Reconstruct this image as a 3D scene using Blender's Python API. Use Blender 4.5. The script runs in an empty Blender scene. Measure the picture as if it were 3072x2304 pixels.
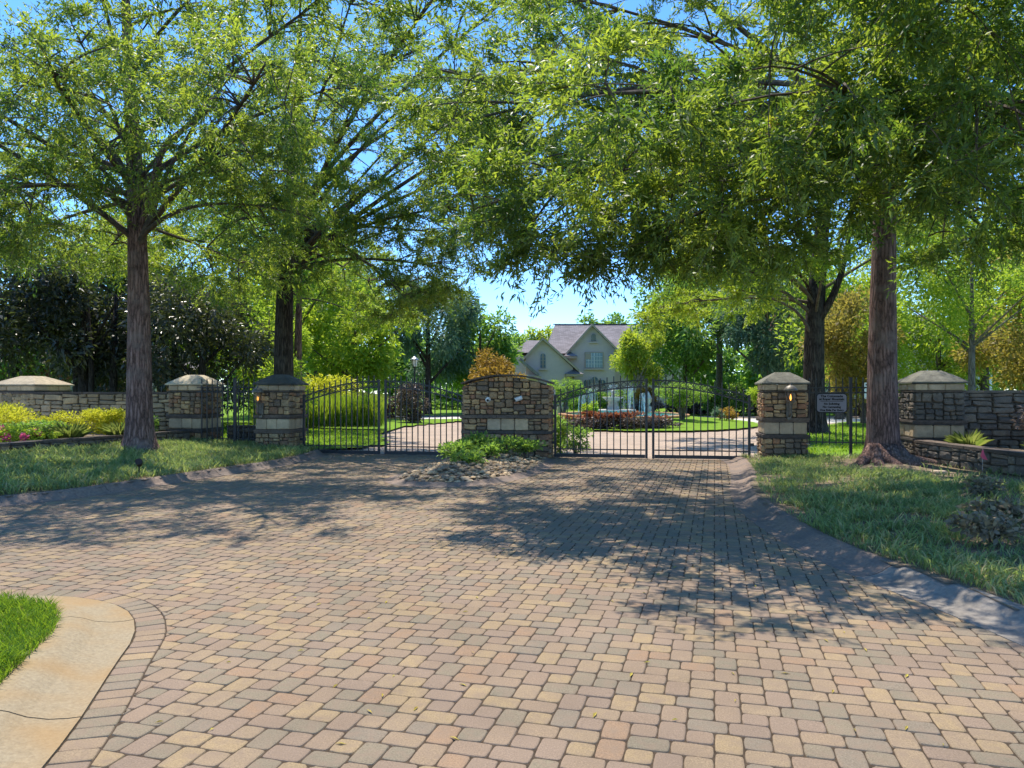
import bpy, math, random
import numpy as np
from mathutils import Vector, Matrix
R = math.radians
PI = math.pi
random.seed(7)
rng = np.random.default_rng(11)
scene = bpy.context.scene
COL = scene.collection

# ------------------------------------------------------------------ camera, sky, sun, exposure
cam_d = bpy.data.cameras.new('camera')
cam = bpy.data.objects.new('camera', cam_d)
COL.objects.link(cam)
cam.location = (0, 0, 1.7)
cam.rotation_euler = (R(90), 0, 0)
cam_d.sensor_width = 36
cam_d.lens = 36 * 735 / 1024
cam_d.shift_y = 8 / 1024
cam_d.clip_start = 0.05
cam_d.clip_end = 2000
scene.camera = cam

SUN_AZ, SUN_EL = -22, 66          # degrees from +Y (ahead), towards -X
world = bpy.data.worlds.new('World')
scene.world = world
world.use_nodes = True
wn = world.node_tree
wn.nodes.clear()
w_out = wn.nodes.new('ShaderNodeOutputWorld')
w_bg = wn.nodes.new('ShaderNodeBackground')
w_sky = wn.nodes.new('ShaderNodeTexSky')
w_sky.sky_type = 'NISHITA'
w_sky.sun_disc = False
w_sky.sun_elevation = R(SUN_EL)
w_sky.sun_rotation = R(SUN_AZ)
w_sky.altitude = 2600
w_sky.air_density = 1.0
w_sky.dust_density = 0.15
w_sky.ozone_density = 5.0
w_bg.inputs['Strength'].default_value = 0.15
w_hs = wn.nodes.new('ShaderNodeHueSaturation')          # the clear, deep blue of this day's sky
w_hs.inputs['Saturation'].default_value = 1.16
wn.links.new(w_sky.outputs[0], w_hs.inputs['Color'])
wn.links.new(w_hs.outputs[0], w_bg.inputs[0])
wn.links.new(w_bg.outputs[0], w_out.inputs[0])

sun_d = bpy.data.lights.new('sun', 'SUN')
sun = bpy.data.objects.new('sun', sun_d)
COL.objects.link(sun)
sun_d.energy = 3.0
sun_d.angle = R(0.5)
sun_d.color = (1.0, 0.93, 0.82)
sv = Vector((math.sin(R(SUN_AZ)) * math.cos(R(SUN_EL)), math.cos(R(SUN_AZ)) * math.cos(R(SUN_EL)), math.sin(R(SUN_EL))))
sun.rotation_euler = sv.to_track_quat('Z', 'Y').to_euler()
sun.location = sv * 60

scene.render.engine = 'CYCLES'
scene.view_settings.view_transform = 'Standard'
scene.view_settings.look = 'None'
scene.view_settings.exposure = 1.26
scene.view_settings.gamma = 1.0
scene.view_settings.use_curve_mapping = False
scene.cycles.max_bounces = 8
scene.cycles.transmission_bounces = 6
scene.cycles.diffuse_bounces = 4
scene.cycles.caustics_reflective = False
scene.cycles.caustics_refractive = False

# ------------------------------------------------------------------ object helpers
def tag(o, label=None, cat=None, group=None, kind=None):
    if label: o['label'] = label
    if cat: o['category'] = cat
    if group: o['group'] = group
    if kind: o['kind'] = kind
    return o

def empty(name, loc=(0, 0, 0), rz=0, label=None, cat=None, group=None):
    o = bpy.data.objects.new(name, None)
    COL.objects.link(o)
    o.location = loc
    o.rotation_euler = (0, 0, rz)
    o.empty_display_size = 0.2
    return tag(o, label, cat, group)

def link(name, me, parent=None, loc=None, rot=None, scl=None):
    o = bpy.data.objects.new(name, me)
    COL.objects.link(o)
    if parent is not None: o.parent = parent
    if loc is not None: o.location = loc
    if rot is not None: o.rotation_euler = rot
    if scl is not None: o.scale = scl
    return o

class MB:
    """collects polygons; build() links them as one mesh object"""
    def __init__(s): s.v = []; s.f = []
    def add(s, vs, fs):
        b = len(s.v)
        s.v += [tuple(v) for v in vs]
        s.f += [tuple(i + b for i in f) for f in fs]
        return s
    def box(s, c, d, rz=0, taper=1.0):
        x, y, z = d[0] / 2, d[1] / 2, d[2] / 2
        cs, sn = math.cos(rz), math.sin(rz)
        vs = []
        for k, t in ((-z, 1.0), (z, taper)):
            for i, j in ((-x, -y), (x, -y), (x, y), (-x, y)):
                i *= t; j *= t
                vs.append((c[0] + i * cs - j * sn, c[1] + i * sn + j * cs, c[2] + k))
        return s.add(vs, [(0, 3, 2, 1), (4, 5, 6, 7), (0, 1, 5, 4), (1, 2, 6, 5), (2, 3, 7, 6), (3, 0, 4, 7)])
    def lathe(s, prof, n=12, c=(0, 0, 0), sx=1, sy=1):
        vs = []; fs = []
        for r, z in prof:
            for i in range(n):
                a = 2 * PI * i / n
                vs.append((c[0] + r * sx * math.cos(a), c[1] + r * sy * math.sin(a), c[2] + z))
        for k in range(len(prof) - 1):
            for i in range(n):
                j = (i + 1) % n
                fs.append((k * n + i, k * n + j, (k + 1) * n + j, (k + 1) * n + i))
        fs.append(tuple(range(n - 1, -1, -1)))
        fs.append(tuple((len(prof) - 1) * n + i for i in range(n)))
        return s.add(vs, fs)
    def tube(s, pts, rad, n=6, cap=True, jit=0):
        P = [Vector(p) for p in pts]
        m = len(P)
        if not hasattr(rad, '__len__'): rad = [rad] * m
        ref = None
        vs = []; fs = []
        for k in range(m):
            t = (P[min(k + 1, m - 1)] - P[max(k - 1, 0)])
            if t.length < 1e-9: t = Vector((0, 0, 1))
            t.normalize()
            if ref is None:
                ref = Vector((1, 0, 0)) if abs(t.x) < 0.9 else Vector((0, 1, 0))
            u = ref - t * ref.dot(t)
            u.normalize()
            w = t.cross(u)
            ref = u
            for i in range(n):
                a = 2 * PI * i / n
                r = rad[k] * (1 + (random.uniform(-jit, jit) if jit else 0))
                vs.append(P[k] + u * (r * math.cos(a)) + w * (r * math.sin(a)))
        for k in range(m - 1):
            for i in range(n):
                j = (i + 1) % n
                fs.append((k * n + i, k * n + j, (k + 1) * n + j, (k + 1) * n + i))
        if cap:
            fs.append(tuple(range(n - 1, -1, -1)))
            fs.append(tuple((m - 1) * n + i for i in range(n)))
        return s.add(vs, fs)
    def poly(s, pts): return s.add(pts, [tuple(range(len(pts)))])
    def prism(s, poly2, y0, y1):
        """polygon in x,z (counter-clockwise seen from -y) extruded from y0 to y1"""
        n = len(poly2)
        vs = [(x, y0, z) for x, z in poly2] + [(x, y1, z) for x, z in poly2]
        fs = [tuple(range(n)), tuple(range(2 * n - 1, n - 1, -1))]
        for i in range(n):
            j = (i + 1) % n
            fs.append((i, i + n, j + n, j))
        return s.add(vs, fs)
    def mesh(s, name, mat, smooth=False):
        me = bpy.data.meshes.new(name)
        me.from_pydata(s.v, [], s.f)
        for m in (mat if isinstance(mat, (list, tuple)) else [mat]): me.materials.append(m)
        if smooth: me.polygons.foreach_set('use_smooth', [True] * len(me.polygons))
        me.update()
        return me
    def build(s, name, mat, parent=None, smooth=False, **k):
        return link(name, s.mesh(name, mat, smooth), parent, **k)

def np_mesh(name, V, F, mat, tint=None, smooth=False):
    """V (n,3), F (m,k) all faces with k corners"""
    V = np.asarray(V, np.float32); F = np.asarray(F, np.int32)
    me = bpy.data.meshes.new(name)
    me.vertices.add(len(V))
    me.vertices.foreach_set('co', V.ravel())
    m, k = F.shape
    me.loops.add(m * k)
    me.loops.foreach_set('vertex_index', F.ravel())
    me.polygons.add(m)
    me.polygons.foreach_set('loop_start', np.arange(0, m * k, k, dtype=np.int32))
    if smooth: me.polygons.foreach_set('use_smooth', np.ones(m, bool))
    me.materials.append(mat)
    if tint is not None:
        a = me.attributes.new('tint', 'FLOAT', 'FACE')
        a.data.foreach_set('value', np.asarray(tint, np.float32))
    me.update(calc_edges=True)
    return me

def unit(A):
    return A / np.maximum(np.linalg.norm(A, axis=1, keepdims=True), 1e-9)

def leaf_arrays(P, D, L, W, tint, droop=0.12):
    n = len(P)
    L = np.broadcast_to(np.asarray(L, float), (n,))[:, None]
    W = np.broadcast_to(np.asarray(W, float), (n,))[:, None]
    D = unit(D)
    Rn = rng.normal(size=(n, 3)); Rn[:, 2] += 0.9
    S = unit(np.cross(D, Rn))
    N = np.cross(S, D)
    mid = P + D * L * 0.45
    tip = P + D * L
    tip[:, 2] -= droop * L[:, 0]
    V = np.stack([P, mid + S * W / 2 + N * W * 0.2, tip, mid - S * W / 2 + N * W * 0.2], 1).reshape(-1, 3)
    F = np.arange(4 * n, dtype=np.int32).reshape(n, 4)
    return V, F, tint

def leaf_mesh(name, P, D, L, W, mat, tint, droop=0.12):
    V, F, t = leaf_arrays(P, D, L, W, tint, droop)
    return np_mesh(name, V, F, mat, t)

# ------------------------------------------------------------------ materials
def nt(name):
    m = bpy.data.materials.new(name)
    m.use_nodes = True
    t = m.node_tree
    t.nodes.clear()
    out = t.nodes.new('ShaderNodeOutputMaterial')
    return m, t, out

def N(t, typ, **kw):
    n = t.nodes.new(typ)
    for k, v in kw.items(): setattr(n, k, v)
    return n

def ramp(t, stops, interp='LINEAR'):
    n = t.nodes.new('ShaderNodeValToRGB')
    cr = n.color_ramp
    cr.interpolation = interp
    while len(cr.elements) < len(stops): cr.elements.new(0.5)
    for e, (p, c) in zip(cr.elements, stops):
        e.position = p
        e.color = (c[0], c[1], c[2], 1)
    return n

def noise(t, scale, detail=4, rough=0.6, vec=None, coord='Object', stretch=None):
    n = t.nodes.new('ShaderNodeTexNoise')
    n.inputs['Scale'].default_value = scale
    n.inputs['Detail'].default_value = detail
    n.inputs['Roughness'].default_value = rough
    if vec is None:
        tc = t.nodes.new('ShaderNodeTexCoord')
        vec = tc.outputs[coord]
    if stretch:
        mp = t.nodes.new('ShaderNodeMapping')
        mp.inputs['Scale'].default_value = stretch
        t.links.new(vec, mp.inputs['Vector'])
        vec = mp.outputs[0]
    t.links.new(vec, n.inputs['Vector'])
    return n

def mix(t, fac, a, b, typ='MIX'):
    n = t.nodes.new('ShaderNodeMix')
    n.data_type = 'RGBA'
    n.blend_type = typ
    for s, v in ((0, fac), (6, a), (7, b)):
        if hasattr(v, 'is_output') or isinstance(v, bpy.types.NodeSocket): t.links.new(v, n.inputs[s])
        elif s == 0: n.inputs[s].default_value = v
        else: n.inputs[s].default_value = (v[0], v[1], v[2], 1)
    return n.outputs[2]

def bsdf(t, out, col, rough=0.8, spec=0.3, metal=0, bump=None, bstr=0.3, bdist=0.02):
    b = t.nodes.new('ShaderNodeBsdfPrincipled')
    if isinstance(col, bpy.types.NodeSocket): t.links.new(col, b.inputs['Base Color'])
    else: b.inputs['Base Color'].default_value = (col[0], col[1], col[2], 1)
    b.inputs['Roughness'].default_value = rough
    b.inputs['Specular IOR Level'].default_value = spec
    b.inputs['Metallic'].default_value = metal
    if bump is not None:
        bn = t.nodes.new('ShaderNodeBump')
        bn.inputs['Strength'].default_value = bstr
        bn.inputs['Distance'].default_value = bdist
        t.links.new(bump, bn.inputs['Height'])
        t.links.new(bn.outputs[0], b.inputs['Normal'])
    t.links.new(b.outputs[0], out.inputs[0])
    return b

def mat_noise(name, c1, c2, scale=6, rough=0.85, spec=0.25, metal=0, bstr=0.3, c3=None, detail=5, stretch=None, coord='Object', bdist=0.02, lo=0.3, hi=0.7, s2=None):
    m, t, out = nt(name)
    n = noise(t, scale, detail, 0.65, stretch=stretch, coord=coord)
    r = ramp(t, [(lo, c1), (hi, c2)])
    t.links.new(n.outputs[0], r.inputs[0])
    col = r.outputs[0]
    if c3:
        n2 = noise(t, s2 or scale * 0.23, 3, 0.6, coord=coord)
        r2 = ramp(t, [(0.45, (0, 0, 0)), (0.68, (1, 1, 1))])
        t.links.new(n2.outputs[0], r2.inputs[0])
        col = mix(t, r2.outputs[0], col, c3)
    bsdf(t, out, col, rough, spec, metal, n.outputs[0], bstr, bdist)
    return m

def mat_leaf(name, c1, c2, tr1, tr2, c3=None, tf=0.5, rough=0.45, gloss=0.3):
    """diffuse + translucent, colour set leaf by leaf from the face attribute 'tint'"""
    m, t, out = nt(name)
    a = N(t, 'ShaderNodeAttribute', attribute_name='tint')
    st = [(0.0, c1), (0.85, c2)] + ([(0.97, c2), (0.985, c3)] if c3 else [])
    r = ramp(t, st)
    t.links.new(a.outputs['Fac'], r.inputs[0])
    r2 = ramp(t, [(0.0, tr1), (1.0, tr2)])
    t.links.new(a.outputs['Fac'], r2.inputs[0])
    p = t.nodes.new('ShaderNodeBsdfPrincipled')
    p.inputs['Roughness'].default_value = rough
    p.inputs['Specular IOR Level'].default_value = gloss
    t.links.new(r.outputs[0], p.inputs['Base Color'])
    tl = t.nodes.new('ShaderNodeBsdfTranslucent')
    t.links.new(r2.outputs[0], tl.inputs[0])
    mx = t.nodes.new('ShaderNodeMixShader')
    mx.inputs[0].default_value = tf
    t.links.new(p.outputs[0], mx.inputs[1])
    t.links.new(tl.outputs[0], mx.inputs[2])
    t.links.new(mx.outputs[0], out.inputs[0])
    return m

def fract_random(t):
    """one random number per mesh island and per object"""
    g = t.nodes.new('ShaderNodeNewGeometry')
    oi = t.nodes.new('ShaderNodeObjectInfo')
    ad = N(t, 'ShaderNodeMath', operation='ADD')
    fr = N(t, 'ShaderNodeMath', operation='FRACT')
    t.links.new(g.outputs['Random Per Island'], ad.inputs[0])
    t.links.new(oi.outputs['Random'], ad.inputs[1])
    t.links.new(ad.outputs[0], fr.inputs[0])
    return fr.outputs[0]

def mat_pieces(name, cols, nscale, rough=0.85, bstr=0.35, speck=0.35, dirt=None, coord='Object', wcoord=None, bdist=0.006):
    m, t, out = nt(name)
    f = fract_random(t)
    st = [(i / len(cols), c) for i, c in enumerate(cols)]
    r = ramp(t, st, 'CONSTANT')
    t.links.new(f, r.inputs[0])
    geo = t.nodes.new('ShaderNodeNewGeometry')
    pos = geo.outputs['Position']
    n = noise(t, nscale, 6, 0.75, vec=pos)
    v = ramp(t, [(0.25, (1 - speck,) * 3), (0.75, (1 + speck * 0.8,) * 3)])
    t.links.new(n.outputs[0], v.inputs[0])
    col = mix(t, 1.0, r.outputs[0], v.outputs[0], 'MULTIPLY')
    n2 = noise(t, nscale * 0.11, 3, 0.6, vec=pos)
    r2 = ramp(t, [(0.42, (0, 0, 0)), (0.72, (0.75, 0.75, 0.75))])
    t.links.new(n2.outputs[0], r2.inputs[0])
    if dirt: col = mix(t, r2.outputs[0], col, dirt)
    n3 = noise(t, 0.55, 4, 0.7, vec=pos)
    r3 = ramp(t, [(0.3, (.8, .79, .78)), (0.7, (1.14, 1.12, 1.1))])
    t.links.new(n3.outputs[0], r3.inputs[0])
    col = mix(t, 1.0, col, r3.outputs[0], 'MULTIPLY')
    bsdf(t, out, col, rough, 0.25, 0, n.outputs[0], bstr, bdist)
    return m

M = {}
M['paver'] = mat_pieces('paver', [(0.312, 0.228, 0.126), (0.26, 0.187, 0.126), (0.21, 0.175, 0.118), (0.279, 0.203, 0.127), (0.258, 0.188, 0.131), (0.22, 0.179, 0.126), (0.322, 0.234, 0.129), (0.269, 0.195, 0.127), (0.227, 0.185, 0.123), (0.289, 0.213, 0.131), (0.289, 0.191, 0.116), (0.243, 0.178, 0.125)], 120, 0.85, 0.55, 0.55, (.235, .172, .118), bdist=0.004)
M['joint'] = mat_noise('joint_sand', (.035, .024, .014), (.09, .062, .038), 40, 0.95, bstr=0.5)
M['stone'] = mat_pieces('fieldstone', [(.5, .32, .16), (.31, .21, .125), (.4, .265, .145), (.2, .15, .11), (.52, .35, .175), (.42, .22, .115), (.26, .195, .135), (.56, .385, .2), (.36, .185, .105), (.44, .31, .175)], 22, 0.9, 0.7, 0.4, (.14, .11, .08), bdist=0.02)
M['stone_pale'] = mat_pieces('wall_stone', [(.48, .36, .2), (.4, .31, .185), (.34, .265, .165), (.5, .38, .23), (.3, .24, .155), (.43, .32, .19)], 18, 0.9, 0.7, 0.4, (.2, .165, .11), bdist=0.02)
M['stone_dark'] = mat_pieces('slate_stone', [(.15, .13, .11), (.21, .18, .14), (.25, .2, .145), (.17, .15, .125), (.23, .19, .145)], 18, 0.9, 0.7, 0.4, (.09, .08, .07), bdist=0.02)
M['ledge'] = mat_pieces('ledge_stone', [(.1, .085, .075), (.14, .11, .09), (.17, .13, .1)], 16, 0.9, 0.8, 0.5, (.06, .055, .05), bdist=0.03)
M['mortar'] = mat_noise('mortar', (.05, .04, .03), (.13, .105, .08), 30, 0.95)
M['lime'] = mat_pieces('limestone', [(.56, .42, .26), (.6, .46, .29), (.5, .38, .24), (.54, .42, .28)], 9, 0.85, 0.35, 0.3, (.27, .21, .145), bdist=0.01)
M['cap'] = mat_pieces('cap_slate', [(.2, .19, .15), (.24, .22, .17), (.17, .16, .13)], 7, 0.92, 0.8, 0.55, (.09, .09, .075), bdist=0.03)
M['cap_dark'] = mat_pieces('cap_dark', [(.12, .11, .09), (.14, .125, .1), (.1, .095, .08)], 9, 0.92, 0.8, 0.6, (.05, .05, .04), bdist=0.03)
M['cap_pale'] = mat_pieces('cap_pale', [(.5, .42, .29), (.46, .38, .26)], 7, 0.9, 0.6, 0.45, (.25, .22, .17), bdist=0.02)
M['iron'] = mat_noise('black_iron', (.012, .012, .014), (.03, .03, .034), 20, 0.45, 0.5, bstr=0.05)
def mat_bark(name, dark, mid, light, tintc, sc=1.0):
    m, t, out = nt(name)
    tc = t.nodes.new('ShaderNodeTexCoord')
    mp = t.nodes.new('ShaderNodeMapping'); mp.inputs['Scale'].default_value = (26 * sc, 26 * sc, 3.2 * sc)
    t.links.new(tc.outputs['Object'], mp.inputs['Vector'])
    wob = noise(t, 2.2, 4, 0.7, vec=tc.outputs['Object'])
    ad = N(t, 'ShaderNodeVectorMath', operation='MULTIPLY_ADD'); ad.inputs[1].default_value = (2.2, 2.2, 2.2)
    t.links.new(wob.outputs['Color'], ad.inputs[0]); t.links.new(mp.outputs[0], ad.inputs[2])
    v = t.nodes.new('ShaderNodeTexVoronoi'); v.feature = 'DISTANCE_TO_EDGE'; v.inputs['Scale'].default_value = 0.6
    t.links.new(ad.outputs[0], v.inputs['Vector'])
    fine = noise(t, 30 * sc, 6, 0.75, vec=tc.outputs['Object'], stretch=(1, 1, .35))
    hs_ = N(t, 'ShaderNodeMath', operation='MULTIPLY_ADD'); hs_.inputs[1].default_value = .5
    t.links.new(fine.outputs[0], hs_.inputs[0]); t.links.new(v.outputs['Distance'], hs_.inputs[2])
    r = ramp(t, [(.2, dark), (.45, mid), (.8, light)])
    t.links.new(hs_.outputs[0], r.inputs[0])
    n2 = noise(t, 1.3, 5, 0.65, vec=tc.outputs['Object'])
    r2 = ramp(t, [(.5, (0, 0, 0)), (.66, (.8, .8, .8))])
    t.links.new(n2.outputs[0], r2.inputs[0])
    col = mix(t, r2.outputs[0], r.outputs[0], tintc)
    bsdf(t, out, col, .95, .12, 0, hs_.outputs[0], 1.0, .045)
    return m
M['bark_red'] = mat_bark('bark_reddish', (.05, .033, .028), (.225, .135, .11), (.4, .26, .215), (.24, .185, .16))
M['bark_grey'] = mat_bark('bark_grey', (.06, .05, .043), (.2, .17, .145), (.34, .29, .25), (.22, .2, .17))
M['bark_dark'] = mat_bark('bark_dark', (.012, .01, .009), (.06, .048, .042), (.13, .105, .09), (.08, .07, .06))
M['limb'] = mat_noise('limb_bark', (.05, .042, .034), (.16, .13, .105), 8, 0.95, 0.15, bstr=0.6)
M['lichen'] = mat_noise('lichen', (.22, .24, .19), (.4, .41, .34), 30, 0.95, 0.1, bstr=0.6)
M['oak'] = mat_leaf('oak_leaf', (.055, .1, .04), (.175, .24, .075), (.17, .32, .03), (.68, .78, .06), (.36, .1, .06), 0.5, 0.48, 0.5)
M['oak2'] = mat_leaf('oak_leaf_light', (.065, .115, .035), (.18, .25, .055), (.28, .46, .02), (.74, .82, .06), (.2, .09, .04), 0.52, 0.5, 0.4)
M['magnolia'] = mat_leaf('magnolia_leaf', (.04, .046, .036), (.095, .1, .075), (.07, .1, .02), (.2, .24, .05), (.35, .26, .04), 0.28, 0.36, 0.6)
M['lime_leaf'] = mat_leaf('bright_leaf', (.11, .2, .025), (.22, .33, .04), (.36, .56, .03), (.62, .74, .07), None, 0.5, 0.5, 0.3)
M['mid_leaf'] = mat_leaf('mid_green_leaf', (.055, .12, .045), (.15, .25, .075), (.2, .42, .05), (.46, .66, .08), None, 0.48, 0.5, 0.35)
M['blue_leaf'] = mat_leaf('cedar_needle', (.055, .12, .085), (.14, .22, .14), (.12, .25, .12), (.28, .42, .2), None, 0.35, 0.5, 0.3)
M['dull_leaf'] = mat_leaf('dull_leaf', (.13, .095, .065), (.36, .29, .19), (.14, .13, .06), (.36, .34, .16), (.3, .16, .08), 0.3, 0.5, 0.4)
M['gold_leaf'] = mat_leaf('gold_leaf', (.26, .29, .02), (.5, .48, .035), (.55, .6, .03), (.78, .76, .06), None, 0.48, 0.5, 0.3)
M['rust_leaf'] = mat_leaf('rust_leaf', (.2, .11, .025), (.36, .22, .045), (.4, .23, .03), (.55, .38, .06), (.14, .2, .03), 0.45, 0.5, 0.3)
M['rose_leaf'] = mat_leaf('russet_green_leaf', (.1, .09, .03), (.27, .2, .06), (.35, .33, .05), (.6, .48, .08), (.4, .18, .08), 0.45, 0.5, 0.3)
M['red_leaf'] = mat_leaf('red_leaf', (.09, .035, .025), (.26, .09, .05), (.3, .1, .04), (.55, .2, .08), None, 0.35, 0.45, 0.35)
M['purple_leaf'] = mat_leaf('purple_leaf', (.05, .036, .036), (.17, .135, .125), (.1, .07, .05), (.25, .19, .12), (.1, .16, .04), 0.25, 0.45, 0.4)
M['flower'] = mat_leaf('flower_petal', (.5, .04, .12), (.75, .14, .3), (.6, .08, .2), (.8, .25, .4), None, 0.3, 0.6, 0.2)
M['grass_shade'] = mat_leaf('verge_grass', (.11, .17, .07), (.3, .37, .15), (.22, .36, .07), (.52, .6, .15), (.46, .36, .2), 0.42, 0.5, 0.4)
M['grass_lit'] = mat_leaf('fresh_grass', (.08, .17, .012), (.17, .29, .02), (.22, .4, .02), (.42, .56, .04), (.28, .3, .08), 0.45, 0.5, 0.3)
M['liriope'] = mat_leaf('strap_leaf', (.1, .16, .035), (.3, .36, .1), (.25, .36, .06), (.45, .5, .12), None, 0.4, 0.5, 0.35)
M['soil'] = mat_noise('leaf_litter_soil', (.12, .088, .06), (.33, .25, .17), 14, 0.95, 0.1, bstr=0.8, c3=(.19, .165, .1), coord='Object', detail=10, bdist=0.04)
M['lawn'] = mat_noise('lawn', (.1, .2, .014), (.2, .31, .03), 5, 0.95, 0.1, bstr=0.8, coord='Object', detail=9, bdist=0.05)
M['ground'] = mat_noise('ground', (.06, .09, .02), (.12, .15, .04), 0.6, 0.95, 0.1, coord='Object')
M['curb_pink'] = mat_noise('curb_pink', (.17, .125, .1), (.32, .24, .185), 26, 0.95, 0.15, bstr=0.5, c3=(.17, .14, .12), detail=9, s2=1.5, bdist=0.01)
M['curb_grey'] = mat_noise('curb_grey', (.19, .165, .14), (.31, .275, .23), 26, 0.95, 0.15, bstr=0.5, c3=(.17, .15, .125), detail=9, s2=1.5, bdist=0.01)
M['curb_sand'] = mat_noise('curb_sand', (.24, .19, .12), (.36, .29, .185), 45, 0.95, 0.15, bstr=0.6, c3=(.33, .2, .08), detail=8, s2=0.9, bdist=0.008)
M['concrete'] = mat_noise('pale_concrete', (.5, .46, .4), (.6, .56, .5), 2, 0.9, 0.2, bstr=0.1)
M['asphalt'] = mat_noise('asphalt', (.05, .055, .065), (.09, .095, .11), 4, 0.9, 0.2, bstr=0.1)
M['stucco'] = mat_noise('stucco', (.58, .475, .43), (.64, .53, .48), 3, 0.95, 0.1, bstr=0.1)
M['trim'] = mat_noise('tan_trim', (.4, .31, .22), (.48, .38, .28), 3, 0.8, 0.2, bstr=0.05)
M['white'] = mat_noise('white_paint', (.68, .67, .64), (.78, .77, .74), 6, 0.6, 0.4, bstr=0.03)
M['sign_face'] = mat_noise('sign_face', (.25, .235, .26), (.29, .275, .3), 5, 0.5, 0.4, bstr=0.03)
M['black'] = mat_noise('black_print', (.012, .012, .012), (.02, .02, .02), 8, 0.6, 0.3, bstr=0)
M['red'] = mat_noise('red_print', (.5, .03, .03), (.55, .04, .04), 8, 0.6, 0.3, bstr=0)
M['pink_flag'] = mat_noise('flag_plastic', (.75, .08, .14), (.85, .14, .2), 8, 0.5, 0.3, bstr=0)
M['galv'] = mat_noise('galvanised', (.3, .3, .3), (.42, .42, .42), 9, 0.4, 0.5, 0.7, bstr=0.05)
M['bronze'] = mat_noise('bronze_metal', (.1, .085, .065), (.2, .175, .14), 14, 0.5, 0.4, 0.3, bstr=0.1)
M['coping'] = mat_noise('brick_coping', (.42, .22, .11), (.55, .32, .17), 9, 0.85, 0.2, bstr=0.2)
M['cast'] = mat_noise('cast_stone', (.42, .4, .35), (.56, .53, .46), 7, 0.9, 0.2, bstr=0.2)
M['brick'] = mat_noise('red_brick_wall', (.27, .12, .08), (.36, .18, .12), 9, 0.9, 0.2, bstr=0.2)
M['siding'] = mat_noise('pale_siding', (.45, .47, .5), (.52, .54, .57), 3, 0.8, 0.2, bstr=0.05)
M['rock'] = mat_pieces('river_rock', [(.5, .37, .22), (.36, .27, .17), (.27, .21, .15), (.55, .42, .27), (.42, .29, .17), (.24, .19, .14)], 25, 0.85, 0.4, 0.35, None, bdist=0.01)

def mat_glass(name, col, rough=0.08):
    m, t, out = nt(name)
    b = bsdf(t, out, col, rough, 0.8)
    return m
M['pane'] = mat_glass('window_pane', (.1, .15, .19))
M['pane_blind'] = mat_glass('window_pane_blind', (.3, .38, .42), 0.2)
m, t, out = nt('pool_water')
n = noise(t, 6, 3, 0.5)
b = bsdf(t, out, (.06, .42, .5), 0.08, 0.6, 0, n.outputs[0], 0.25, 0.05)
M['water'] = m
m, t, out = nt('water_spray')
b = bsdf(t, out, (.8, .85, .9), 0.3, 0.6)
b.inputs['Alpha'].default_value = 0.35
M['spray'] = m
m, t, out = nt('lantern_glass')
g = t.nodes.new('ShaderNodeBsdfGlass'); g.inputs['IOR'].default_value = 1.1; g.inputs['Roughness'].default_value = 0.05
tp = t.nodes.new('ShaderNodeBsdfTransparent'); mx = t.nodes.new('ShaderNodeMixShader'); mx.inputs[0].default_value = 0.8
t.links.new(g.outputs[0], mx.inputs[1]); t.links.new(tp.outputs[0], mx.inputs[2]); t.links.new(mx.outputs[0], out.inputs[0])
M['lantern_glass'] = m
m, t, out = nt('flame')
e = t.nodes.new('ShaderNodeEmission'); e.inputs[0].default_value = (1.0, 0.42, 0.08, 1); e.inputs[1].default_value = 1.3
t.links.new(e.outputs[0], out.inputs[0])
M['flame'] = m

def mat_tiles(name, c1, c2, cm, sx, sy, rot=0, rough=0.9, mort=0.02, bstr=0.3):
    m, t, out = nt(name)
    tc = t.nodes.new('ShaderNodeTexCoord')
    mp = t.nodes.new('ShaderNodeMapping')
    mp.inputs['Rotation'].default_value = (0, 0, rot)
    t.links.new(tc.outputs['Object'], mp.inputs['Vector'])
    b = t.nodes.new('ShaderNodeTexBrick')
    b.inputs['Color1'].default_value = (*c1, 1); b.inputs['Color2'].default_value = (*c2, 1); b.inputs['Mortar'].default_value = (*cm, 1)
    b.inputs['Scale'].default_value = 1
    b.inputs['Brick Width'].default_value = sx; b.inputs['Row Height'].default_value = sy; b.inputs['Mortar Size'].default_value = mort
    t.links.new(mp.outputs[0], b.inputs['Vector'])
    n = noise(t, 0.7, 4, 0.6)
    r = ramp(t, [(0.3, (.85,) * 3), (0.7, (1.1,) * 3)])
    t.links.new(n.outputs[0], r.inputs[0])
    col = mix(t, 1.0, b.outputs[0], r.outputs[0], 'MULTIPLY')
    bsdf(t, out, col, rough, 0.2, 0, b.outputs['Fac'], bstr, -0.01)
    return m
M['inner_pave'] = mat_tiles('inner_paving', (.46, .345, .255), (.38, .295, .225), (.22, .165, .12), 0.2, 0.136, R(-15.4), mort=0.008)
M['shingle'] = mat_tiles('roof_shingle', (.27, .24, .235), (.18, .16, .155), (.11, .1, .095), 0.5, 0.22, 0, mort=0.012)

# ------------------------------------------------------------------ plane geometry helpers
def interp_x(poly, y):
    """x on a polyline sorted by decreasing y"""
    for (x0, y0), (x1, y1) in zip(poly, poly[1:]):
        if y0 >= y >= y1: return x0 + (x1 - x0) * (y0 - y) / (y0 - y1)
    return poly[0][0] if y > poly[0][1] else poly[-1][0]

def seg_dist(poly, X, Y):
    d = np.full(X.shape, 1e9)
    for (x0, y0), (x1, y1) in zip(poly, poly[1:]):
        dx, dy = x1 - x0, y1 - y0
        s = np.clip(((X - x0) * dx + (Y - y0) * dy) / (dx * dx + dy * dy), 0, 1)
        d = np.minimum(d, np.hypot(X - x0 - s * dx, Y - y0 - s * dy))
    return d

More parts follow.
